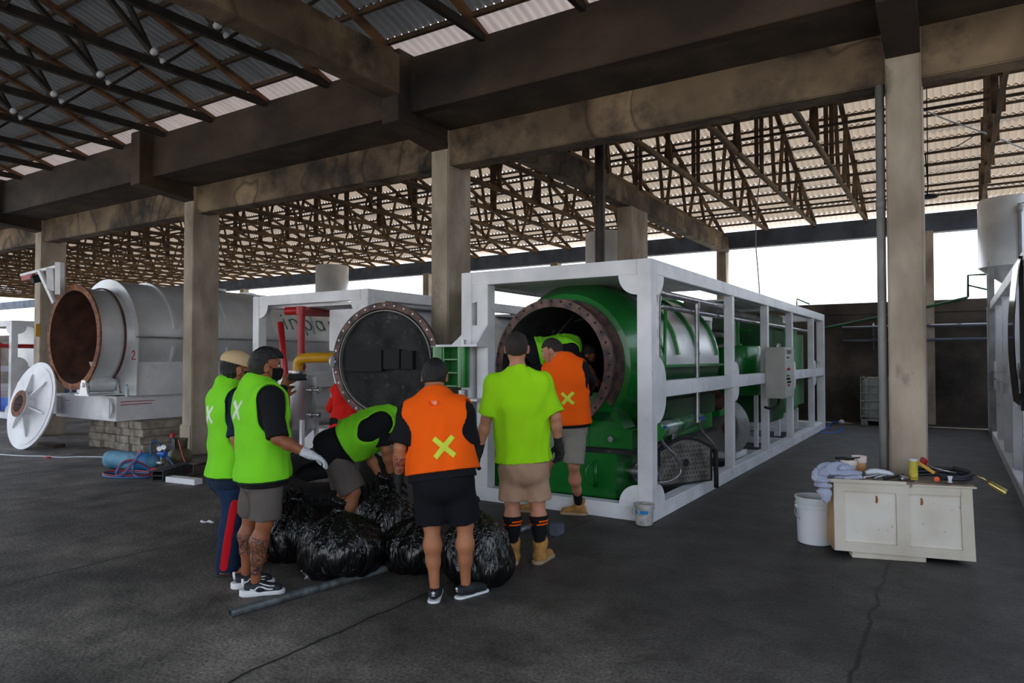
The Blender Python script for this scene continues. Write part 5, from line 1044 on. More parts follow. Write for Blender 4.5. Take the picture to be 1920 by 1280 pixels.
# --- man in the orange vest at the drum mouth
J = JJ(6.85, hd=(1034, 657, .02), nk=(1057, 678, 0), shL=(1036, 696, .10), shR=(1089, 692, -.04), elL=(1020, 722, .28), wrL=(1012, 735, .5), elR=(1108, 712, .16), wrR=(1104, 738, .40), pel=(1064, 788, 0), knR=(1076, 872, -.08), knL=(1030, 862, .04), anR=(1083, 950, -.06), anL=(1006, 950, .0)); floorfit(J, .10)
J['toeL'] = toed(-.97, .15, 1000); J['toeR'] = toed(-.92, .1, 1083)
J['anL'] = V3(G(1002, 960)); J['anL'][2] = .10; J['anR'] = V3(G(1086, 965)); J['anR'][2] = .10
p = Person('person in an orange vest and light grey shorts leaning to the green drum mouth', J, 1.0, 1.02, face=toed(-.95, .18, 1034)+np.array([0, 0, -.42]))
p.body(sk_fair, feet=False, hands=('L', 'R')); p.hair(m_hair2, -.01, .045, .011, seed=6, side=.01, fade=m_fade, rough=.002); p.eyes(); p.shirt(c_black, -.06, .96, .072, long_=True, fold=.002); p.vest(c_orange, -.03, .095, .11, .014, m_tapey, .40, .085, .078, .017, noise=12); p.shorts(c_lgrey, .95, .115, .100)
for q in 'LR': p.shoe(q, 'boot'); p.sock(q, c_black, .02, .17)
cl = Ik(.004, cap(p.J['nk']+p.U*.0, p.J['nk']+p.U*.035, .078, .070), pln(p.J['nk']+p.U*.04, p.U)); lo, hi = bound([p.J['nk']], .12); skin('collar', cl, lo, hi, .005, m_tape, p.t)
bm = B(); H = p.J['hd']; tube(bm, [H+p.hr*-.078-p.hf*.012+p.hu*.01, H+p.hr*-.072+p.hf*.03-p.hu*.05, H-p.hr*.045+p.hf*.055-p.hu*.10], .0018, 6); obj('mask_cord', bm, m_black, p.t, True)
# --- man bending over the bags
J = JJ(5.7, hd=(752, 792, .0), nk=(727, 786, 0), shR=(716, 792, -.15), shL=(722, 786, .17), elR=(724, 842, -.14), wrR=(733, 888, -.05), elL=(690, 850, .12), wrL=(712, 893, .06), pel=(633, 838, 0), knR=(663, 922, -.08), knL=(646, 915, .10), anR=(656, 1030, -.08), anL=(640, 1022, .10)); floorfit(J)
J['toeL'] = toed(.9, .2, 650); J['toeR'] = toed(.9, .1, 655)
p = Person('person bending low over the bags in a lime vest, black t-shirt and dark grey shorts', J, .97, 1.04, face=toed(.75, .1, 745)+np.array([0, 0, -.75]), hup=(1, .3, .6))
p.body(sk_tan, feet=False, hands=()); p.hair(m_hair, -.09, .05, .02, seed=3); p.shirt(c_black, -.12, .80, .078); p.vest(c_lime, .10, .100, .10, .022, noise=15); p.shorts(c_grey, .96, .115, .108, top=.03)
dd = un(p.R*.9+np.array([0, 0, -.3])); c = p.J['pel']*.45+p.J['nk']*.55+p.R*.17-p.U*.0+p.Fv*.04
bm = B(); tube(bm, [c-p.U*.05+p.Fv*.03, c-p.U*.02+p.Fv*.01, c+p.U*.03, c+p.U*.05-p.Fv*.01], [.012, .017, .013, .016], 8, smooth=1)
obj('white_mark', bm, m_tape, p.t, True)
for q in 'LR': p.shoe(q, 'sneaker')
p.glove('R', m_glove, d=P(738, 905, 5.62)-J['wrR'], curl=1.0, cuff=.02); p.glove('L', m_glove, d=P(722, 908, 5.72)-J['wrL'], curl=1.0, cuff=.02)
# --- person in the red coverall behind the door
J = JJ(9.0, hd=(664, 690, .2), nk=(662, 715, .1), shL=(632, 733, .15), shR=(684, 728, .1), elL=(620, 765, .3), wrL=(640, 770, .6), elR=(690, 770, .3), wrR=(680, 775, .6), pel=(652, 800, 0), knL=(640, 845, 0), knR=(668, 845, 0), anL=(640, 890, 0), anR=(668, 890, 0)); floorfit(J)
for q in ('anL', 'anR', 'knL', 'knR'): pass
J['toeL'] = toed(.2, .9, 640); J['toeR'] = toed(.2, .9, 660)
p = Person('person in a red coverall with a black belt pouch, half hidden behind the round door', J, 1.0, 1.08, face=toed(.3, .9, 650))
p.body(sk_tan, feet=False, hands=('L', 'R'), h=.009); p.hair(m_hair); sh = p.shirt(c_red, -.08, long_=True, name='coverall_top', fold=.007, flare=.01); p.trousers(c_red, name='coverall_legs')
f = Ik(0, infl(p.shirtf, .006), pln(p.J['pel']+p.U*.07, p.U), pln(p.J['pel']+p.U*.025, -p.U)); f = Uk(.01, f, bxs(p.J['pel']+p.U*.05-p.R*.13-p.Fv*.10, (p.R, p.Fv, p.U), (.07, .05, .05), .02)); lo, hi = bound([p.J['pel']], .3); skin('belt_pouch', f, lo, hi, .008, c_black, p.t)
f = Ik(0, infl(Uk(.02, cap(p.J['shL'], p.J['elL'], .066, .052)), .005), pln(p.J['shL']*.7+p.J['elL']*.3, un(p.J['elL']-p.J['shL'])), pln(p.J['shL']*.85+p.J['elL']*.15, -un(p.J['elL']-p.J['shL']))); lo, hi = bound([p.J['shL']], .2); skin('reflective_band', f, lo, hi, .006, m_pvc, sh)
for q in 'LR': p.shoe(q, 'trainer')
# --- person bending inside the drum
def zz(J, z):
    for q in ('anL', 'anR'): J[q][2] = z
    return J
J = JJ(7.75, hd=(1102, 664, .0), nk=(1074, 648, 0), shL=(1066, 646, .17), shR=(1070, 656, -.14), elL=(1100, 690, .2), wrL=(1085, 730, .12), elR=(1103, 690, -.10), wrR=(1118, 712, -.02), pel=(1012, 662, 0), knR=(1035, 722, -.06), knL=(1025, 720, .15), anR=(1018, 768, -.04), anL=(1010, 766, .15)); zz(J, .975)
J['fzL'] = J['fzR'] = V3((.9, 0, 0)); J['toeL'] = toed(.9, .2, 1010); J['toeR'] = toed(.9, .2, 1010)
p = Person('person bending deep inside the green drum in a lime vest and black sleeves', J, .92, .95, face=toed(.8, .1, 1100)+np.array([0, 0, -.6]), hup=(1, .3, .6))
p.body(sk_brown, feet=False, h=.009); p.hair(m_hair, seed=7); p.shirt(c_black, -.12, .9, .07); p.vest(c_lime, -.02, .10, .10, .02, noise=19); p.trousers(c_black)
for q in 'LR': p.shoe(q, 'sneaker')
# ================================================================== REFUSE BAGS, TYRES, PIPE
def bag_mat():
    m = mat('black_bag_plastic', (8, 8, 10), .24, scale=5, var=.2, spec=.6); nt = m.node_tree; N = nt.nodes; L = nt.links; b = N['Principled BSDF']
    t = N.new('ShaderNodeTexCoord'); mp = N.new('ShaderNodeMapping'); mp.inputs['Scale'].default_value = (1, 1, .12); L.new(t.outputs['Object'], mp.inputs[0])
    n = N.new('ShaderNodeTexNoise'); n.inputs['Scale'].default_value = 19; n.inputs['Detail'].default_value = 2.2; n.inputs['Distortion'].default_value = 1.3; L.new(mp.outputs[0], n.inputs[0])
    a = N.new('ShaderNodeMath'); a.operation = 'SUBTRACT'; a.inputs[1].default_value = .5; L.new(n.outputs[0], a.inputs[0]); ab = N.new('ShaderNodeMath'); ab.operation = 'ABSOLUTE'; L.new(a.outputs[0], ab.inputs[0])
    bp = N.new('ShaderNodeBump'); bp.inputs['Strength'].default_value = 1.; bp.inputs['Distance'].default_value = .035; bp.invert = True; L.new(ab.outputs[0], bp.inputs['Height']); L.new(bp.outputs[0], b.inputs['Normal']); return m
m_bag = bag_mat()
def bag(px, dep, r, h, label, top=(0, 0), seed=0, sq=.8, tie=.06):
    c = P(px, 670+2080/dep, dep); c[2] = 0; rs = np.random.RandomState(seed); ph = rs.rand(6)*6.28; tp = c+V3((top[0], top[1], h)); zz_ = V3((0, 0, 1))
    base = Uk(.09, ell(c+zz_*h*.38, ((1, 0, 0), (0, 1, 0), (0, 0, 1)), (r, r*.95, h*.46)), cap(c+zz_*h*.45, tp-zz_*tie, r*.62, .035), ell(c+zz_*h*.2+V3((.05*math.cos(ph[0]), .05*math.sin(ph[0]), 0)), ((1, 0, 0), (0, 1, 0), (0, 0, 1)), (r*.95, r*.92, h*.26)))
    base = Uk(.02, base, Ik(.01, cap(tp-zz_*tie, tp+zz_*.05+V3((.02, 0, 0)), .025, .06), pln(tp+zz_*.045, zz_+V3((.5, .2, 0)))))
    base = Ik(.02, base, pln(c+zz_*.004, -zz_))
    def f(p):
        d = base(p); q = p-c.astype(F4); k = np.clip(q[:, 2]/h, 0, 1.1)[:, None]; q2 = q-k*np.array([top[0], top[1], 0], F4); th = np.arctan2(q2[:, 1], q2[:, 0]); z = q[:, 2]
        w = .35+.65*np.clip(z/h, 0, 1)
        u = th*9+2.2*np.sin(th*2+ph[0])+2.6*np.sin(z*11+ph[1]); v = th*15+3*np.sin(z*9+ph[2]+th); e = z*30+4*np.sin(th*3+ph[3])
        return d+w*(.010*(1-2*np.abs(np.sin(u*.5)))+.006*(1-2*np.abs(np.sin(v*.5))))*np.minimum(np.linalg.norm(q2[:, :2], axis=1)/.12, 1)+.005*np.sin(e)*(1-w)
    lo, hi = bound([c, tp], r+.08); lo[2] = -.02; hi[2] = h+.12; o = skin('rubbish_bag', f, lo, hi, .009, m_bag, None); tag(o, label, 'rubbish bag'); return o, c
b1, _ = bag(548, 5.55, .27, .50, 'black rubbish bag leaning behind the tattooed calves, leftmost of the bags', (-.02, .05), 1)
b2, cb2 = bag(642, 5.15, .32, .50, 'large tied black rubbish bag in the centre with litter spilling from its left side', (-.05, 0), 2)
b3, _ = bag(722, 5.52, .27, .62, 'black rubbish bag held open by gloved hands above the others', (-.02, 0), 3)
b5, _ = bag(772, 5.25, .24, .42, 'low black rubbish bag between the centre bag and the black shorts', (.02, .05), 5)
b4, _ = bag(893, 4.98, .25, .56, 'black rubbish bag standing right of the tanned legs, rightmost of the bags', (-.06, .02), 4)
rs = np.random.RandomState(3); cols = [mat('scrap_'+n, c, .7) for n, c in (('cream', (190, 176, 150)), ('white', (206, 206, 206)), ('blue', (80, 140, 190)), ('red', (176, 40, 36)), ('brown', (120, 92, 66)))]
bm = B(); base = P(580, 1068, 4.98); base[2] = 0
sideR = un((RT[0], RT[1], 0)); back = un((FW[0], FW[1], 0))
for k in range(90):
    u = rs.rand(); z = .02+.30*u; q = base+sideR*(rs.normal()*.028*(1.3-u)+.06*u)+back*(.02+.10*u+rs.normal()*.015); q[2] = z
    a = rs.normal(size=(3, 3))*.028; fc = bm.faces.new([bm.verts.new(Vector(q+a[i]*.7)) for i in range(3)]); fc.material_index = int(rs.randint(5))
me_ = obj('litter_scraps', bm, cols[0]); [me_.data.materials.append(c) for c in cols[1:]]; me_.modifiers.new('s', 'SOLIDIFY').thickness = .004; tag(me_, 'spill of torn paper and plastic scraps at the left side of the centre bag', 'litter'); me_['kind'] = 'stuff'
def tyre(c, n, R, r, label):
    t = thing('truck_tyre', label, 'tyre', (c[0], c[1], 0), 'truck tyres behind the bags'); W2 = r
    prof = [(R-.27, -W2*.72), (R-.22, -W2*.95), (R-.10, -W2), (R-.03, -W2*.9), (R, -W2*.75), (R+.0, W2*.75), (R-.03, W2*.9), (R-.10, W2), (R-.22, W2*.95), (R-.27, W2*.72), (R-.25, W2*.5), (R-.16, 0), (R-.25, -W2*.5), (R-.27, -W2*.72)]
    bm = B(); lathe(bm, prof, c, n, 64); obj('carcass', bm, m_blackp, t, True)
    z = Vector([float(v) for v in n]).normalized(); x = z.orthogonal().normalized(); y = z.cross(x); bm = B()
    for k in range(48):
        a = 2*PI*k/48; d = x*math.cos(a)+y*math.sin(a); tg = z.cross(d)
        for h in (-.10, -.035, .035, .10):
            q = Vector(c)+d*(R+.004)+z*h*(r/.14)+tg*(.008 if h > 0 else -.008); Mx = Matrix((tg, z, d)).transposed(); box(bm, q-Vector((.024, .024, .012)), q+Vector((.024, .024, .012)), 0, Mx)
    obj('tread', bm, m_blackp, t); return t
tb = P(625, 1000, 6.5); tb[2] = .15; tyre(tb, (0, 0, 1), .56, .14, 'big black truck tyre lying flat on the floor behind the bags')
ta = P(612, 900, 6.45); ta[2] = .46; tyre(ta, (.16, -.20, 1), .54, .13, 'big black truck tyre lying tilted on top of the flat tyre')
A, Bq = V3(G(431, 1158)), V3(G(800, 1050)); A[2] = Bq[2] = .028
bm = B(); d = un(Bq-A); lathe(bm, [(.022, 0), (.027, 0), (.027, np.linalg.norm(Bq-A)), (.022, np.linalg.norm(Bq-A)), (.022, 0)], A, d, 24)
m_galv = mat('galvanised_pipe', (122, 128, 130), .45, metal=.5, scale=14, var=.35, bump=.1, dirt=((70, 66, 62), 8, .6, .8))
tag(obj('steel_pipe', bm, m_galv, None, 'auto'), 'long galvanised pipe lying on the floor in front of the bags', 'pipe')
bm = B(); tube(bm, [V3(G(975, 1000))+V3((0, 0, .03)), V3(G(1003, 990))+V3((0, 0, .03))], .028, 16); tag(obj('steel_pipe', bm, m_galv, None, True), 'short grey pipe piece on the floor behind the black and orange socks', 'pipe')
q = V3(G(1036, 1005)); bm = B(); box(bm, q+V3((-.04, 0, 0)), q+V3((.05, .14, .1)), .01); tag(obj('dark_tin', bm, m_ring), 'small dark square tin on the floor behind the right tan boot', 'tin')
# scraps on the floor
bm = B(); q = V3(G(388, 981)); q[2] = .012
tube(bm, [q-sideR*.065, q-sideR*.05+V3((0, 0, .012)), q-sideR*.03, q-sideR*.005+back*.01, q+sideR*.02+V3((0, 0, .012)), q+sideR*.05-back*.005, q+sideR*.07], [.004, .015, .012, .005, .014, .013, .004], 8, smooth=1)
tag(obj('plastic_scrap', bm, m_plast, None, True), 'small crumpled clear plastic scrap on the floor left of the navy trousers', 'litter')
# ================================================================== BUCKETS
def bucket(px, py, r0, r1, h, m, name, label, contents=None, dep=None):
    c = V3(G(px, py)); t = thing(name, label, 'bucket', (c[0], c[1], 0)); hs = h
    bm = B(); lathe(bm, [(0, .004), (r0-.008, .004), (r0, .012), (r1-.004, hs*.74), (r1+.004, hs*.745), (r1+.004, hs*.77), (r1-.002, hs*.775), (r1, hs*.84), (r1+.008, hs*.845), (r1+.008, hs*.87), (r1, hs*.875), (r1+.002, hs*.96), (r1+.010, hs*.965), (r1+.008, hs), (r1-.006, hs), (r1-.010, hs*.9), (r0-.008, .02), (0, .02)], c, n=56); obj('pail', bm, m, t, 'auto')
    sr_ = un((RT[0], RT[1], 0)); bk = un((FW[0], FW[1], 0)); bm = B(); pts = [c+sr_*math.cos(a)*(r1+.012)-bk*(math.sin(a)*r1*.98+.02)+V3((0, 0, hs*.8-math.sin(a)*hs*.28)) for a in np.linspace(PI*1.0, PI*.55, 9)]; pts = [c-sr_*(r1+.012)+V3((0, 0, hs*.80)), c-sr_*(r1+.035)-bk*.03+V3((0, 0, hs*.72)), c-sr_*(r1+.03)-bk*.05+V3((0, 0, hs*.60)), c-sr_*(r1+.0)-bk*.06+V3((0, 0, hs*.55))]
    tube(bm, pts, .005, 8, smooth=2); obj('bail_handle', bm, m_pvc, t, True)
    
    for q in (-1, 1): bm = B(); box(bm, c+sr_*q*(r1+.006)+V3((-.012, -.012, hs*.76)), c+sr_*q*(r1+.006)+V3((.012, .012, hs*.84)), .003); obj('handle_lug', bm, m_plast, t)
    return t, c
t, c = bucket(1528, 1017, .138, .152, .40, m_plast, 'plastic_bucket', 'large empty white plastic bucket beside the plywood bench')
t, c = bucket(1208, 984, .080, .092, .205, mat('dirty_white', (196, 192, 188), .6, scale=9, var=.2, dirt=((120, 112, 104), 7, .52, .7)), 'paint_pail', 'small dirty white pail with a torn blue label at the cage corner')
bm = B(); lathe(bm, [(.083, .085), (.089, .15)], c, (0, 0, 1), 24, -2.4, -.75, (1, 0, 0)); obj('label_patch', bm, mat('label_blue', (30, 128, 196), .5, scale=14, col2=(190, 200, 206), thresh=(.40, .46)), t, True)
bm = B(); lathe(bm, [(.0835, .078), (.084, .085)], c, (0, 0, 1), 20, -2.0, -.9, (1, 0, 0)); obj('label_stripe', bm, m_red, t, True)
bm = B(); lathe(bm, [(0, .17), (.085, .17)], c, n=24); obj('dried_filler', bm, mat('filler', (170, 160, 146), .9, scale=30, var=.3, bump=.6), t)
# ================================================================== PLYWOOD BENCH
bl, br_ = V3((-.83, 6.12, 0)), V3((.11, 6.42, 0)); bx_ = un(br_-bl); by = V3((-bx_[1], bx_[0], 0)); bw = np.linalg.norm(br_-bl); zz1 = V3((0, 0, 1))
t = thing('plywood_bench', 'pale plywood crate used as a tool bench beside the nearest right column', 'bench', (bl+br_)/2); DP = .40
Mb = Matrix((Vector(bx_), Vector(by), Vector((0, 0, 1)))).transposed()
def bb_(bm, u0, u1, v0, v1, w0, w1, bev=.003):
    c = bl+bx_*(u0+u1)/2+by*(v0+v1)/2+zz1*(w0+w1)/2; h = V3((abs(u1-u0), abs(v1-v0), abs(w1-w0)))/2; return box(bm, c-h, c+h, bev, Mb)
m_ply2 = mat('ply_panel', (218, 212, 202), .75, scale=2, col2=(196, 186, 170), dirt=((120, 84, 52), 22, .66, .70))
bm = B(); prism(bm, [(-.0, .055), (bw+.01, .035), (bw-.01, .60), (-.005, .60)], bl+by*.018, bx_, (0, 0, 1), by*.012); obj('front_panel', bm, m_ply2, t)
bm = B(); prism(bm, [(0, .055), (.075, .053), (.07, .60), (-.005, .60)], bl, bx_, (0, 0, 1), by*.018); obj('front_stile', bm, m_ply, t)
bm = B(); prism(bm, [(bw-.075, .037), (bw+.01, .035), (bw-.01, .60), (bw-.09, .60)], bl, bx_, (0, 0, 1), by*.018); obj('front_stile', bm, m_ply, t)
bm = B(); prism(bm, [(bw/2-.04, .12), (bw/2+.05, .12), (bw/2+.045, .53), (bw/2-.045, .53)], bl, bx_, (0, 0, 1), by*.018)
obj('front_stile', bm, m_ply, t)
bm = B(); prism(bm, [(.075, .053), (bw-.075, .037), (bw-.075, .115), (.075, .128)], bl, bx_, (0, 0, 1), by*.018); obj('bottom_rail', bm, m_ply, t)
bm = B(); prism(bm, [(.07, .53), (bw-.08, .53), (bw-.09, .60), (.07, .60)], bl, bx_, (0, 0, 1), by*.018); obj('top_rail', bm, m_ply, t)
bm = B(); bb_(bm, -.005, .015, .02, DP, .05, .60); obj('side_panel', bm, mat('ply_side', (196, 156, 112), .8, scale=3, var=.2), t)
bm = B(); bb_(bm, bw-.03, bw-.01, .02, DP, .05, .60); obj('side_panel', bm, m_ply, t)
bm = B(); bb_(bm, 0, bw, DP-.015, DP, .05, .60); obj('back_panel', bm, m_ply, t)
bm = B(); bb_(bm, -.10, .42, -.005, DP, .605, .625); bb_(bm, .40, bw+.01, .0, DP, .600, .616); obj('top_board', bm, mat('worn_board', (150, 130, 112), .8, scale=5, var=.3, dirt=((90, 80, 74), 6, .5, .7)), t)
bm = B(); bb_(bm, -.10, .52, -.012, -.004, .598, .626); bb_(bm, .55, bw+.02, -.01, -.002, .592, .606); obj('board_edge', bm, m_ply, t)
for u in (.31, .63):
    bm = B(); q = bl+bx_*u+by*.014+zz1*.50; tube(bm, [q, q-zz1*.03+bx_*.004, q-zz1*.055], [.006, .009, .007], 6); obj('rust_mark', bm, mat('rust_stain', (150, 84, 44), .9), t)
bm = B(); bb_(bm, .13, .66, .02, .14, 0, .05); bb_(bm, .2, .5, .25, .38, 0, .048); tag(obj('support_plank', bm, m_ply), 'short wooden plank under the plywood bench', 'plank')
ZT = .627
def on(u, v, w=0): return bl+bx_*u+by*v+zz1*(ZT+w)
# rag
def ragf():
    c = on(.03, .10, .055); f = Uk(.05, ell(c, (bx_, by, zz1), (.13, .10, .05)), ell(on(-.10, .03, .0), (bx_, by, zz1), (.055, .05, .065)), ell(on(-.075, -.015, -.10), (bx_, by, zz1), (.045, .03, .085)), ell(on(.12, .06, .025), (bx_, by, zz1), (.10, .05, .03)))
    rs_ = np.random.RandomState(5); D_ = rs_.normal(size=(4, 3)); D_[:, 2] *= .3; D_ = (D_/np.linalg.norm(D_, axis=1)[:, None]).astype(F4)
    def g(p): return f(p)+.013*(1-2*np.abs(np.sin(p@D_[0]*30+1.8*np.sin(p@D_[1]*26+1)+p[:, 2]*14)))+.006*(1-2*np.abs(np.sin(p@D_[2]*58+1.6*np.sin(p@D_[3]*40)-p[:, 2]*20)))
    return Ik(0, g, neg(bxs(on(.35, .2, -.04), (bx_, by, zz1), (.455, .212, .0385))))
lo, hi = bound([on(-.17, -.05, -.18), on(.25, .2, .12)], .03); o = skin('cleaning_rag', ragf(), lo, hi, .006, cloth('rag_cloth', (178, 184, 206), .2), None); tag(o, 'crumpled pale blue rag hanging over the left end of the bench', 'cloth')
def tub(u, v, r, h, label, m2, z=0.):
    t = thing('paint_tub', label, 'tub', on(u, v)); c = on(u, v, .001+z); bm = B(); lathe(bm, [(0, 0), (r*.8, 0), (r*.98, h*.62)], c, n=32); obj('cup', bm, mat('tub_amber', (206, 158, 110), .5, var=.1), t, True)
    bm = B(); lathe(bm, [(r*.98, h*.62), (r*1.05, h*.66), (r*1.08, h), (r, h), (r*.9, h*.6), (0, h*.6)], c, n=32); obj('label_band', bm, mat('tub_label', (226, 214, 210), .6, scale=30, col2=(200, 120, 110), thresh=(.34, .42)), t, 'auto'); return t
tub(.155, .24, .060, .12, 'amber tub with pale label holding brushes, on the bench beside the rag', None); tub(.26, .36, .055, .14, 'pale tub behind the amber one at the back of the bench', None)
bm = B(); tube(bm, [on(.05, .22, .135), on(.12, .24, .132), on(.2, .26, .125)], [.010, .014, .006], 8); tube(bm, [on(.11, .22, .128), on(.24, .25, .142)], .006, 6); tag(obj('paint_brush', bm, m_black, None, True), 'dark brushes laid across the top of the amber tub', 'brush')
def tool(nm, pts, r, m, label, cat, extra=None):
    bm = B(); tube(bm, pts, r, 8, smooth=1)
    if extra: extra(bm)
    return tag(obj(nm, bm, m, None, True), label, cat)
tool('bottle', [on(.27, .20, .02), on(.33, .22, .035), on(.44, .20, .03), on(.48, .19, .02)], [.018, .030, .022, .01], m_plast, 'pale squeeze bottle lying behind the tools on the bench', 'bottle')
tool('spanner', [on(.22, .04, .008), on(.27, .08, .010), on(.36, .17, .014)], [.018, .010, .016], m_steel, 'bright steel spanner lying nearest the rag', 'spanner')
tool('file', [on(.30, .03, .010), on(.36, .10, .012), on(.42, .18, .012)], [.010, .018, .012], m_steel, 'flat shiny scraper in the middle of the tools', 'tool')
tool('pliers', [on(.37, .02, .012), on(.44, .08, .014), on(.55, .20, .02)], [.014, .009, .012], m_black, 'dark long-handled pliers right of the scraper', 'pliers')
tool('spanner', [on(.33, .20, .03), on(.42, .24, .022), on(.48, .26, .02)], [.010, .008, .012], m_black, 'dark spanner lying at the back of the bench', 'spanner')
tool('pipe_fitting', [on(.49, .03, .014), on(.53, .06, .016), on(.56, .09, .014)], [.020, .014, .018], m_steel, 'small silver pipe fitting left of the yellow lamp', 'fitting', lambda bm: tube(bm, [on(.53, .06, .016), on(.50, .08, .04)], .012, 8))
t = thing('yellow_torch_lamp', 'yellow clear tube lamp standing on the bench', 'lamp', on(.60, .10)); m_yel2 = mat('yellow_clear', (214, 196, 74), .25, var=.15)
c = on(.60, .10, .001); bm = B(); lathe(bm, [(0, 0), (.030, 0), (.033, .02), (.030, .15), (.0, .15)], c, n=28); obj('tube_body', bm, m_yel2, t, 'auto'); bm = B(); lathe(bm, [(0, .15), (.031, .15), (.031, .165), (0, .168)], c, n=28); obj('lid', bm, m_plast, t, 'auto'); bm = B(); lathe(bm, [(0, -.03), (.025, -.02), (.032, 0), (.025, .02), (0, .03)], c+by*-.012+zz1*.032, n=20); obj('bulb', bm, m_yel2, t, True)
t = thing('paint_roller', 'yellow and black hammer-like tool with an orange end and red knob on the bench', 'tool', on(.7, .15))
bm = B(); beam(bm, on(.62, .14, .15), on(.755, .09, .055), .018, .022); obj('yellow_shaft', bm, m_yellow, t); bm = B(); beam(bm, on(.75, .09, .06), on(.80, .06, .018), .028, .03); obj('black_grip', bm, m_black, t)
bm = B(); lathe(bm, [(0, -.018), (.018, -.012), (.020, .012), (0, .02)], on(.745, .04, .022), -by, 16); obj('orange_end', bm, mat('orange_cap', (226, 92, 46), .5), t, 'auto'); bm = B(); lathe(bm, [(0, 0), (.026, .0), (.028, .05), (.02, .055), (0, .055)], on(.705, .24, .105), (.3, 0, 1), 18); obj('red_knob', bm, m_red, t, 'auto'); bm = B(); tube(bm, [on(.705, .24, .11), on(.74, .24, .02)], .008, 8); obj('stem', bm, m_black, t)
bm = B(); tube(bm, [on(.835, .03, .0), on(.835, .03, .02), on(.835, .03, .05)], [.018, .012, .020], 12); tag(obj('small_bottle_cap', bm, m_plast, None, True), 'tiny clear plastic stopper on the bench front edge', 'cap')
bm = B()
for k in range(3): tube(bm, [on(.62, .22, .02+.028*k), on(.8, .20+.03*k, .035+.022*k), on(.98, .22, .03+.022*k), on(1.04, .14, .025+.02*k), on(.96, .07, .02+.01*k), on(.80, .10, .018+.008*k)], .014, 8, smooth=2)
tag(obj('rubber_hose', bm, mat('hose_black', (22, 26, 36), .5), None, True), 'coiled black rubber hose on the right half of the bench', 'hose')
t = thing('gas_torch', 'gas torch with black handle and brass burner sticking out past the bench', 'torch', on(1.0, .15))
bm = B(); tube(bm, [on(.90, .16, .095), on(.98, .15, .08), on(1.03, .14, .055)], .016, 10, smooth=1); obj('handle', bm, m_black, t, True); bm = B(); tube(bm, [on(.72, .2, .10), on(.84, .18, .07), on(.92, .16, .055)], .007, 8); obj('lever', bm, m_steel, t, True)
m_brass = mat('brass', (196, 176, 110), .25, metal=.9); bm = B(); tube(bm, [on(1.03, .14, .055), on(1.09, .12, .03), on(1.13, .10, -.0)], .006, 8); obj('neck_tube', bm, m_brass, t, True)
d = un(on(1.23, .06, -.075)-on(1.12, .10, .0)); bm = B(); lathe(bm, [(0, 0), (.012, 0), (.022, .02), (.026, .12), (.028, .13), (.022, .13), (.02, .03), (0, .03)], on(1.12, .10, .005), d, 20); obj('burner', bm, m_brass, t, 'auto')
bm = B(); tube(bm, [on(.60, .02, -.0), on(.56, -.02, -.01), on(.545, -.025, -.045)], .005, 6, smooth=1); tag(obj('wire_hook', bm, m_pvc, None, True), 'bent grey wire hanging over the bench front edge', 'wire')
# ================================================================== GAS BOTTLES AND OFFCUTS by the second column
Ac, Bc = V3(G(203, 876)), V3(G(292, 884)); rr = .125; Ac[2] = Bc[2] = rr; Ld = np.linalg.norm(Bc-Ac)
t = thing('oxygen_cylinder', 'blue gas cylinder lying on the floor in front of the block stacks', 'cylinder', (*((Ac+Bc)/2)[:2], 0)); ax = un(Bc-Ac)
bm = B(); lathe(bm, [(0, 0), (.09, .0), (.12, .03), (rr, .08), (rr, Ld-.12), (.11, Ld-.05), (.06, Ld), (.03, Ld+.02), (0, Ld+.02)], Ac, ax, 36); obj('bottle', bm, mat('cyl_blue', (96, 152, 178), .6, scale=4, col2=(60, 116, 150), dirt=((150, 160, 160), 6, .55, .8)), t, 'auto')
bm = B(); lathe(bm, [(rr+.001, Ld-.32), (rr+.002, Ld-.12), (.112, Ld-.05)], Ac, ax, 36); obj('shoulder_band', bm, mat('cyl_blue_deep', (20, 110, 170), .5, scale=5, var=.2), t, True)
vb = Bc+ax*.05; bm = B(); lathe(bm, [(0, 0), (.035, 0), (.035, .08), (.02, .09), (0, .10)], vb, ax, 16); cyl(bm, vb+ax*.06, vb+ax*.06+V3((0, 0, .12)), .018, n=12); obj('valve', bm, m_steel, t, 'auto')
t2 = thing('gas_regulator', 'blue gas regulator with two round dials on the lying cylinder', 'regulator', (*vb[:2], .15)); q = vb+ax*.06+V3((0, 0, .13))
bm = B(); cyl(bm, q-ax*.05, q+ax*.08, .038, n=20); box(bm, q+ax*.02-V3((.03, .03, .05)), q+ax*.02+V3((.03, .03, .03)), .008); obj('body', bm, mat('reg_blue', (20, 90, 190), .4), t2, 'auto')
for o_ in (-.03, .05):
    bm = B(); c = q+ax*o_+V3((0, 0, .08+o_*.3)); fd = un((.6, -.8, .1)); lathe(bm, [(0, 0), (.035, 0), (.038, .02), (.034, .024), (0, .022)], c, fd, 20); cyl(bm, c, c-V3((0, 0, .07)), .008, n=8); obj('dial', bm, m_steel, t2, 'auto')
t = thing('red_valve_set', 'red and brass valve set lying beside the blue cylinder', 'valve', G(284, 888)); q = V3(G(286, 890))+V3((0, 0, .05))
bm = B(); cyl(bm, q, q+ax*.13, .05, n=20); obj('red_body', bm, m_red, t, 'auto'); bm = B(); lathe(bm, [(0, 0), (.045, .0), (.05, .03), (.02, .07), (.015, .12), (0, .12)], q+ax*.12+V3((0, 0, 0)), un(ax-V3((0, .8, -.2))), 18); obj('brass_knob', bm, m_brass, t, 'auto')
t = thing('lpg_bottle', 'olive green squat gas bottle beside the second column', 'cylinder', G(335, 872)); q = V3(G(337, 872))
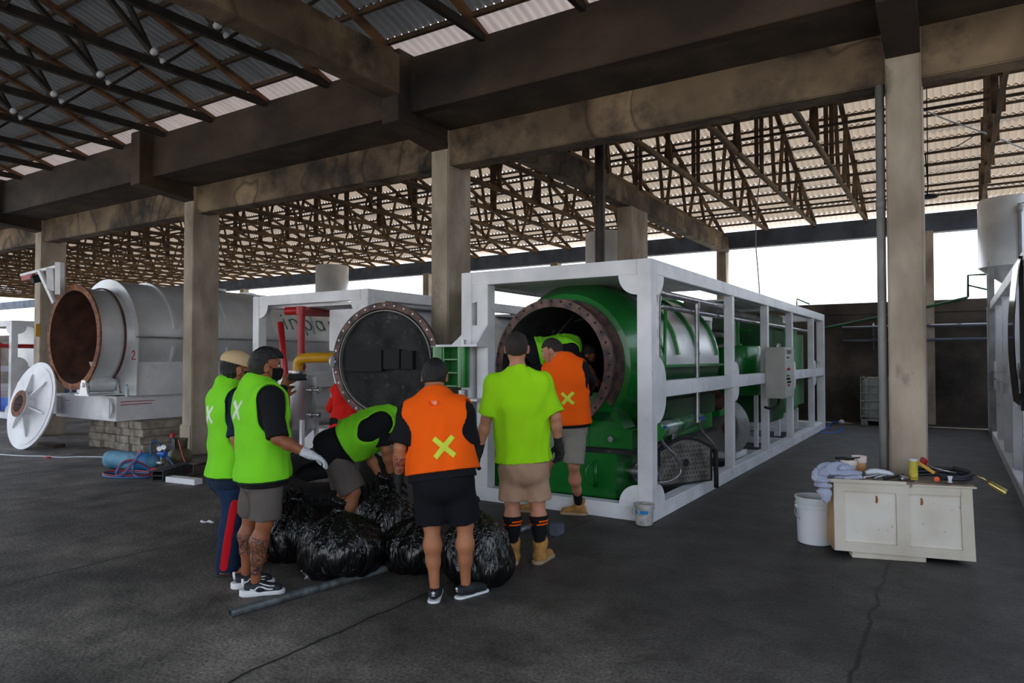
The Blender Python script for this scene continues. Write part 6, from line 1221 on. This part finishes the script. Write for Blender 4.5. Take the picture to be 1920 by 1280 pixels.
bm = B(); lathe(bm, [(0, .01), (.12, .01), (.16, .05), (.18, .12), (.16, .20), (.10, .25), (.03, .27), (0, .27)], q, n=36); m_ol = mat('olive_paint', (96, 94, 62), .5, scale=5, var=.25); obj('bottle', bm, m_ol, t, 'auto')
bm = B(); lathe(bm, [(.10, .24), (.11, .40), (.10, .40), (.095, .24)], q, (0, 0, 1), 20, .4, 5.0, (1, 0, 0)); obj('collar', bm, m_ol, t, 'auto'); bm = B(); cyl(bm, q+V3((-.03, -.1, .25)), q+V3((-.03, -.1, .42)), .012, n=10); obj('valve_stem', bm, m_blue, t); bm = B(); lathe(bm, [(0, 0), (.035, 0), (.035, .06), (0, .06)], q+V3((-.03, -.1, .42)), n=16); obj('red_cap', bm, m_red, t, 'auto')
def hose(pts, r, m, lb): 
    P_ = [(V3(G(a, b))+V3((0, 0, z))) for a, b, z in pts]; bm = B(); tube(bm, P_, r, 8, smooth=3); tag(obj('gas_hose', bm, m, None, True), lb, 'hose')
m_hred = mat('hose_red', (170, 48, 66), .5); m_hblue = mat('hose_blue', (44, 96, 150), .5)
lp = [(298, 888, .02), (285, 893, .02), (255, 895, .02), (210, 895, .02), (190, 891, .02), (200, 886, .02), (245, 884, .02), (285, 889, .03), (275, 890, .12), (250, 888, .2), (228, 890, .18), (215, 893, .04), (228, 894, .02), (250, 892, .2), (268, 890, .34), (258, 889, .30), (246, 893, .06), (262, 896, .02), (290, 892, .02)]
hose(lp, .012, m_hred, 'red gas hose looped over the blue cylinder'); hose([(a, b+2.2, max(z-.01, .014)) for a, b, z in lp], .012, m_hblue, 'blue gas hose looped beside the red hose')
hose([(283, 888, .26), (281, 886, .40), (290, 884, .44), (303, 884, .36), (318, 886, .16), (340, 890, .03)], .012, m_hblue, 'thin blue hose arching from the regulator to the floor'); hose([(335, 876, .40), (341, 880, .24), (350, 884, .08), (357, 886, .03)], .013, m_red, 'red hose hanging from the olive gas bottle')
bm = B(); a, b = V3(G(295, 902)), V3(G(352, 884)); beam(bm, a+V3((0, 0, .07)), b+V3((0, 0, .07)), .16, .012); beam(bm, a+V3((0, 0, .13)), b+V3((0, 0, .13)), .16, .012); beam(bm, a+V3((0, 0, .01)), b+V3((0, 0, .01)), .16, .012)
e = un(np.cross(b-a, (0, 0, 1)))*.07; beam(bm, a+e+V3((0, 0, .07)), b+e+V3((0, 0, .07)), .012, .13); beam(bm, a-e+V3((0, 0, .07)), b-e+V3((0, 0, .07)), .012, .13); tag(obj('steel_offcut', bm, mat('dark_steel', (66, 68, 72), .7, metal=.3, scale=6, var=.4)), 'dark open steel box section lying by the second column', 'offcut')
bm = B(); a, b = V3(G(362, 894)), V3(G(425, 880)); e = un(np.cross(b-a, (0, 0, 1)))
beam(bm, a+V3((0, 0, .09)), b+V3((0, 0, .09)), .010, .16); beam(bm, a+V3((0, 0, .175)), b+V3((0, 0, .175)), .12, .012); beam(bm, a+V3((0, 0, .008)), b+V3((0, 0, .008)), .12, .012); tag(obj('steel_beam', bm, mat('ibeam_steel', (96, 84, 74), .7, metal=.2, scale=6, var=.4)), 'rusty steel beam piece lying behind the lime vests', 'beam')
bm = B(); a, b = V3(G(318, 902)), V3(G(372, 908)); beam(bm, a+V3((0, 0, .035)), b+V3((0, 0, .035)), .12, .07); tag(obj('white_box_section', bm, m_white), 'short white steel box section on the floor near the lime vests', 'offcut')
hosep = [V3(G(a, b))+V3((0, 0, .012)) for a, b in ((0, 853), (40, 856), (80, 856), (110, 859), (150, 857), (195, 858))]
bm = B(); tube(bm, hosep, .011, 6, smooth=2); tag(obj('white_cable', bm, m_plast, None, True), 'thin white cable lying on the floor from the left edge to the blue cylinder', 'cable')
bm = B(); tube(bm, [V3(G(84, 858))+V3((0, 0, .014)), V3(G(94, 859.3))+V3((0, 0, .014))], .016, 8); tag(obj('cable_clip', bm, m_red, None, True), 'small red clip on the white floor cable', 'clip')
t = thing('water_bottle', 'small clear water bottle standing on the silver drum base', 'bottle', PY(238, 722, 6.4)); q = V3(PY(238, 738, 6.4)); q[2] = .942
bm = B(); lathe(bm, [(0, 0), (.03, 0), (.03, .12), (.012, .16), (.012, .18), (0, .18)], q, n=20); obj('bottle_body', bm, mat('clear_plastic', (170, 190, 200), .2), t, 'auto'); bm = B(); lathe(bm, [(0, .18), (.014, .18), (.014, .2), (0, .2)], q, n=14); obj('bottle_cap', bm, m_blue, t, 'auto')
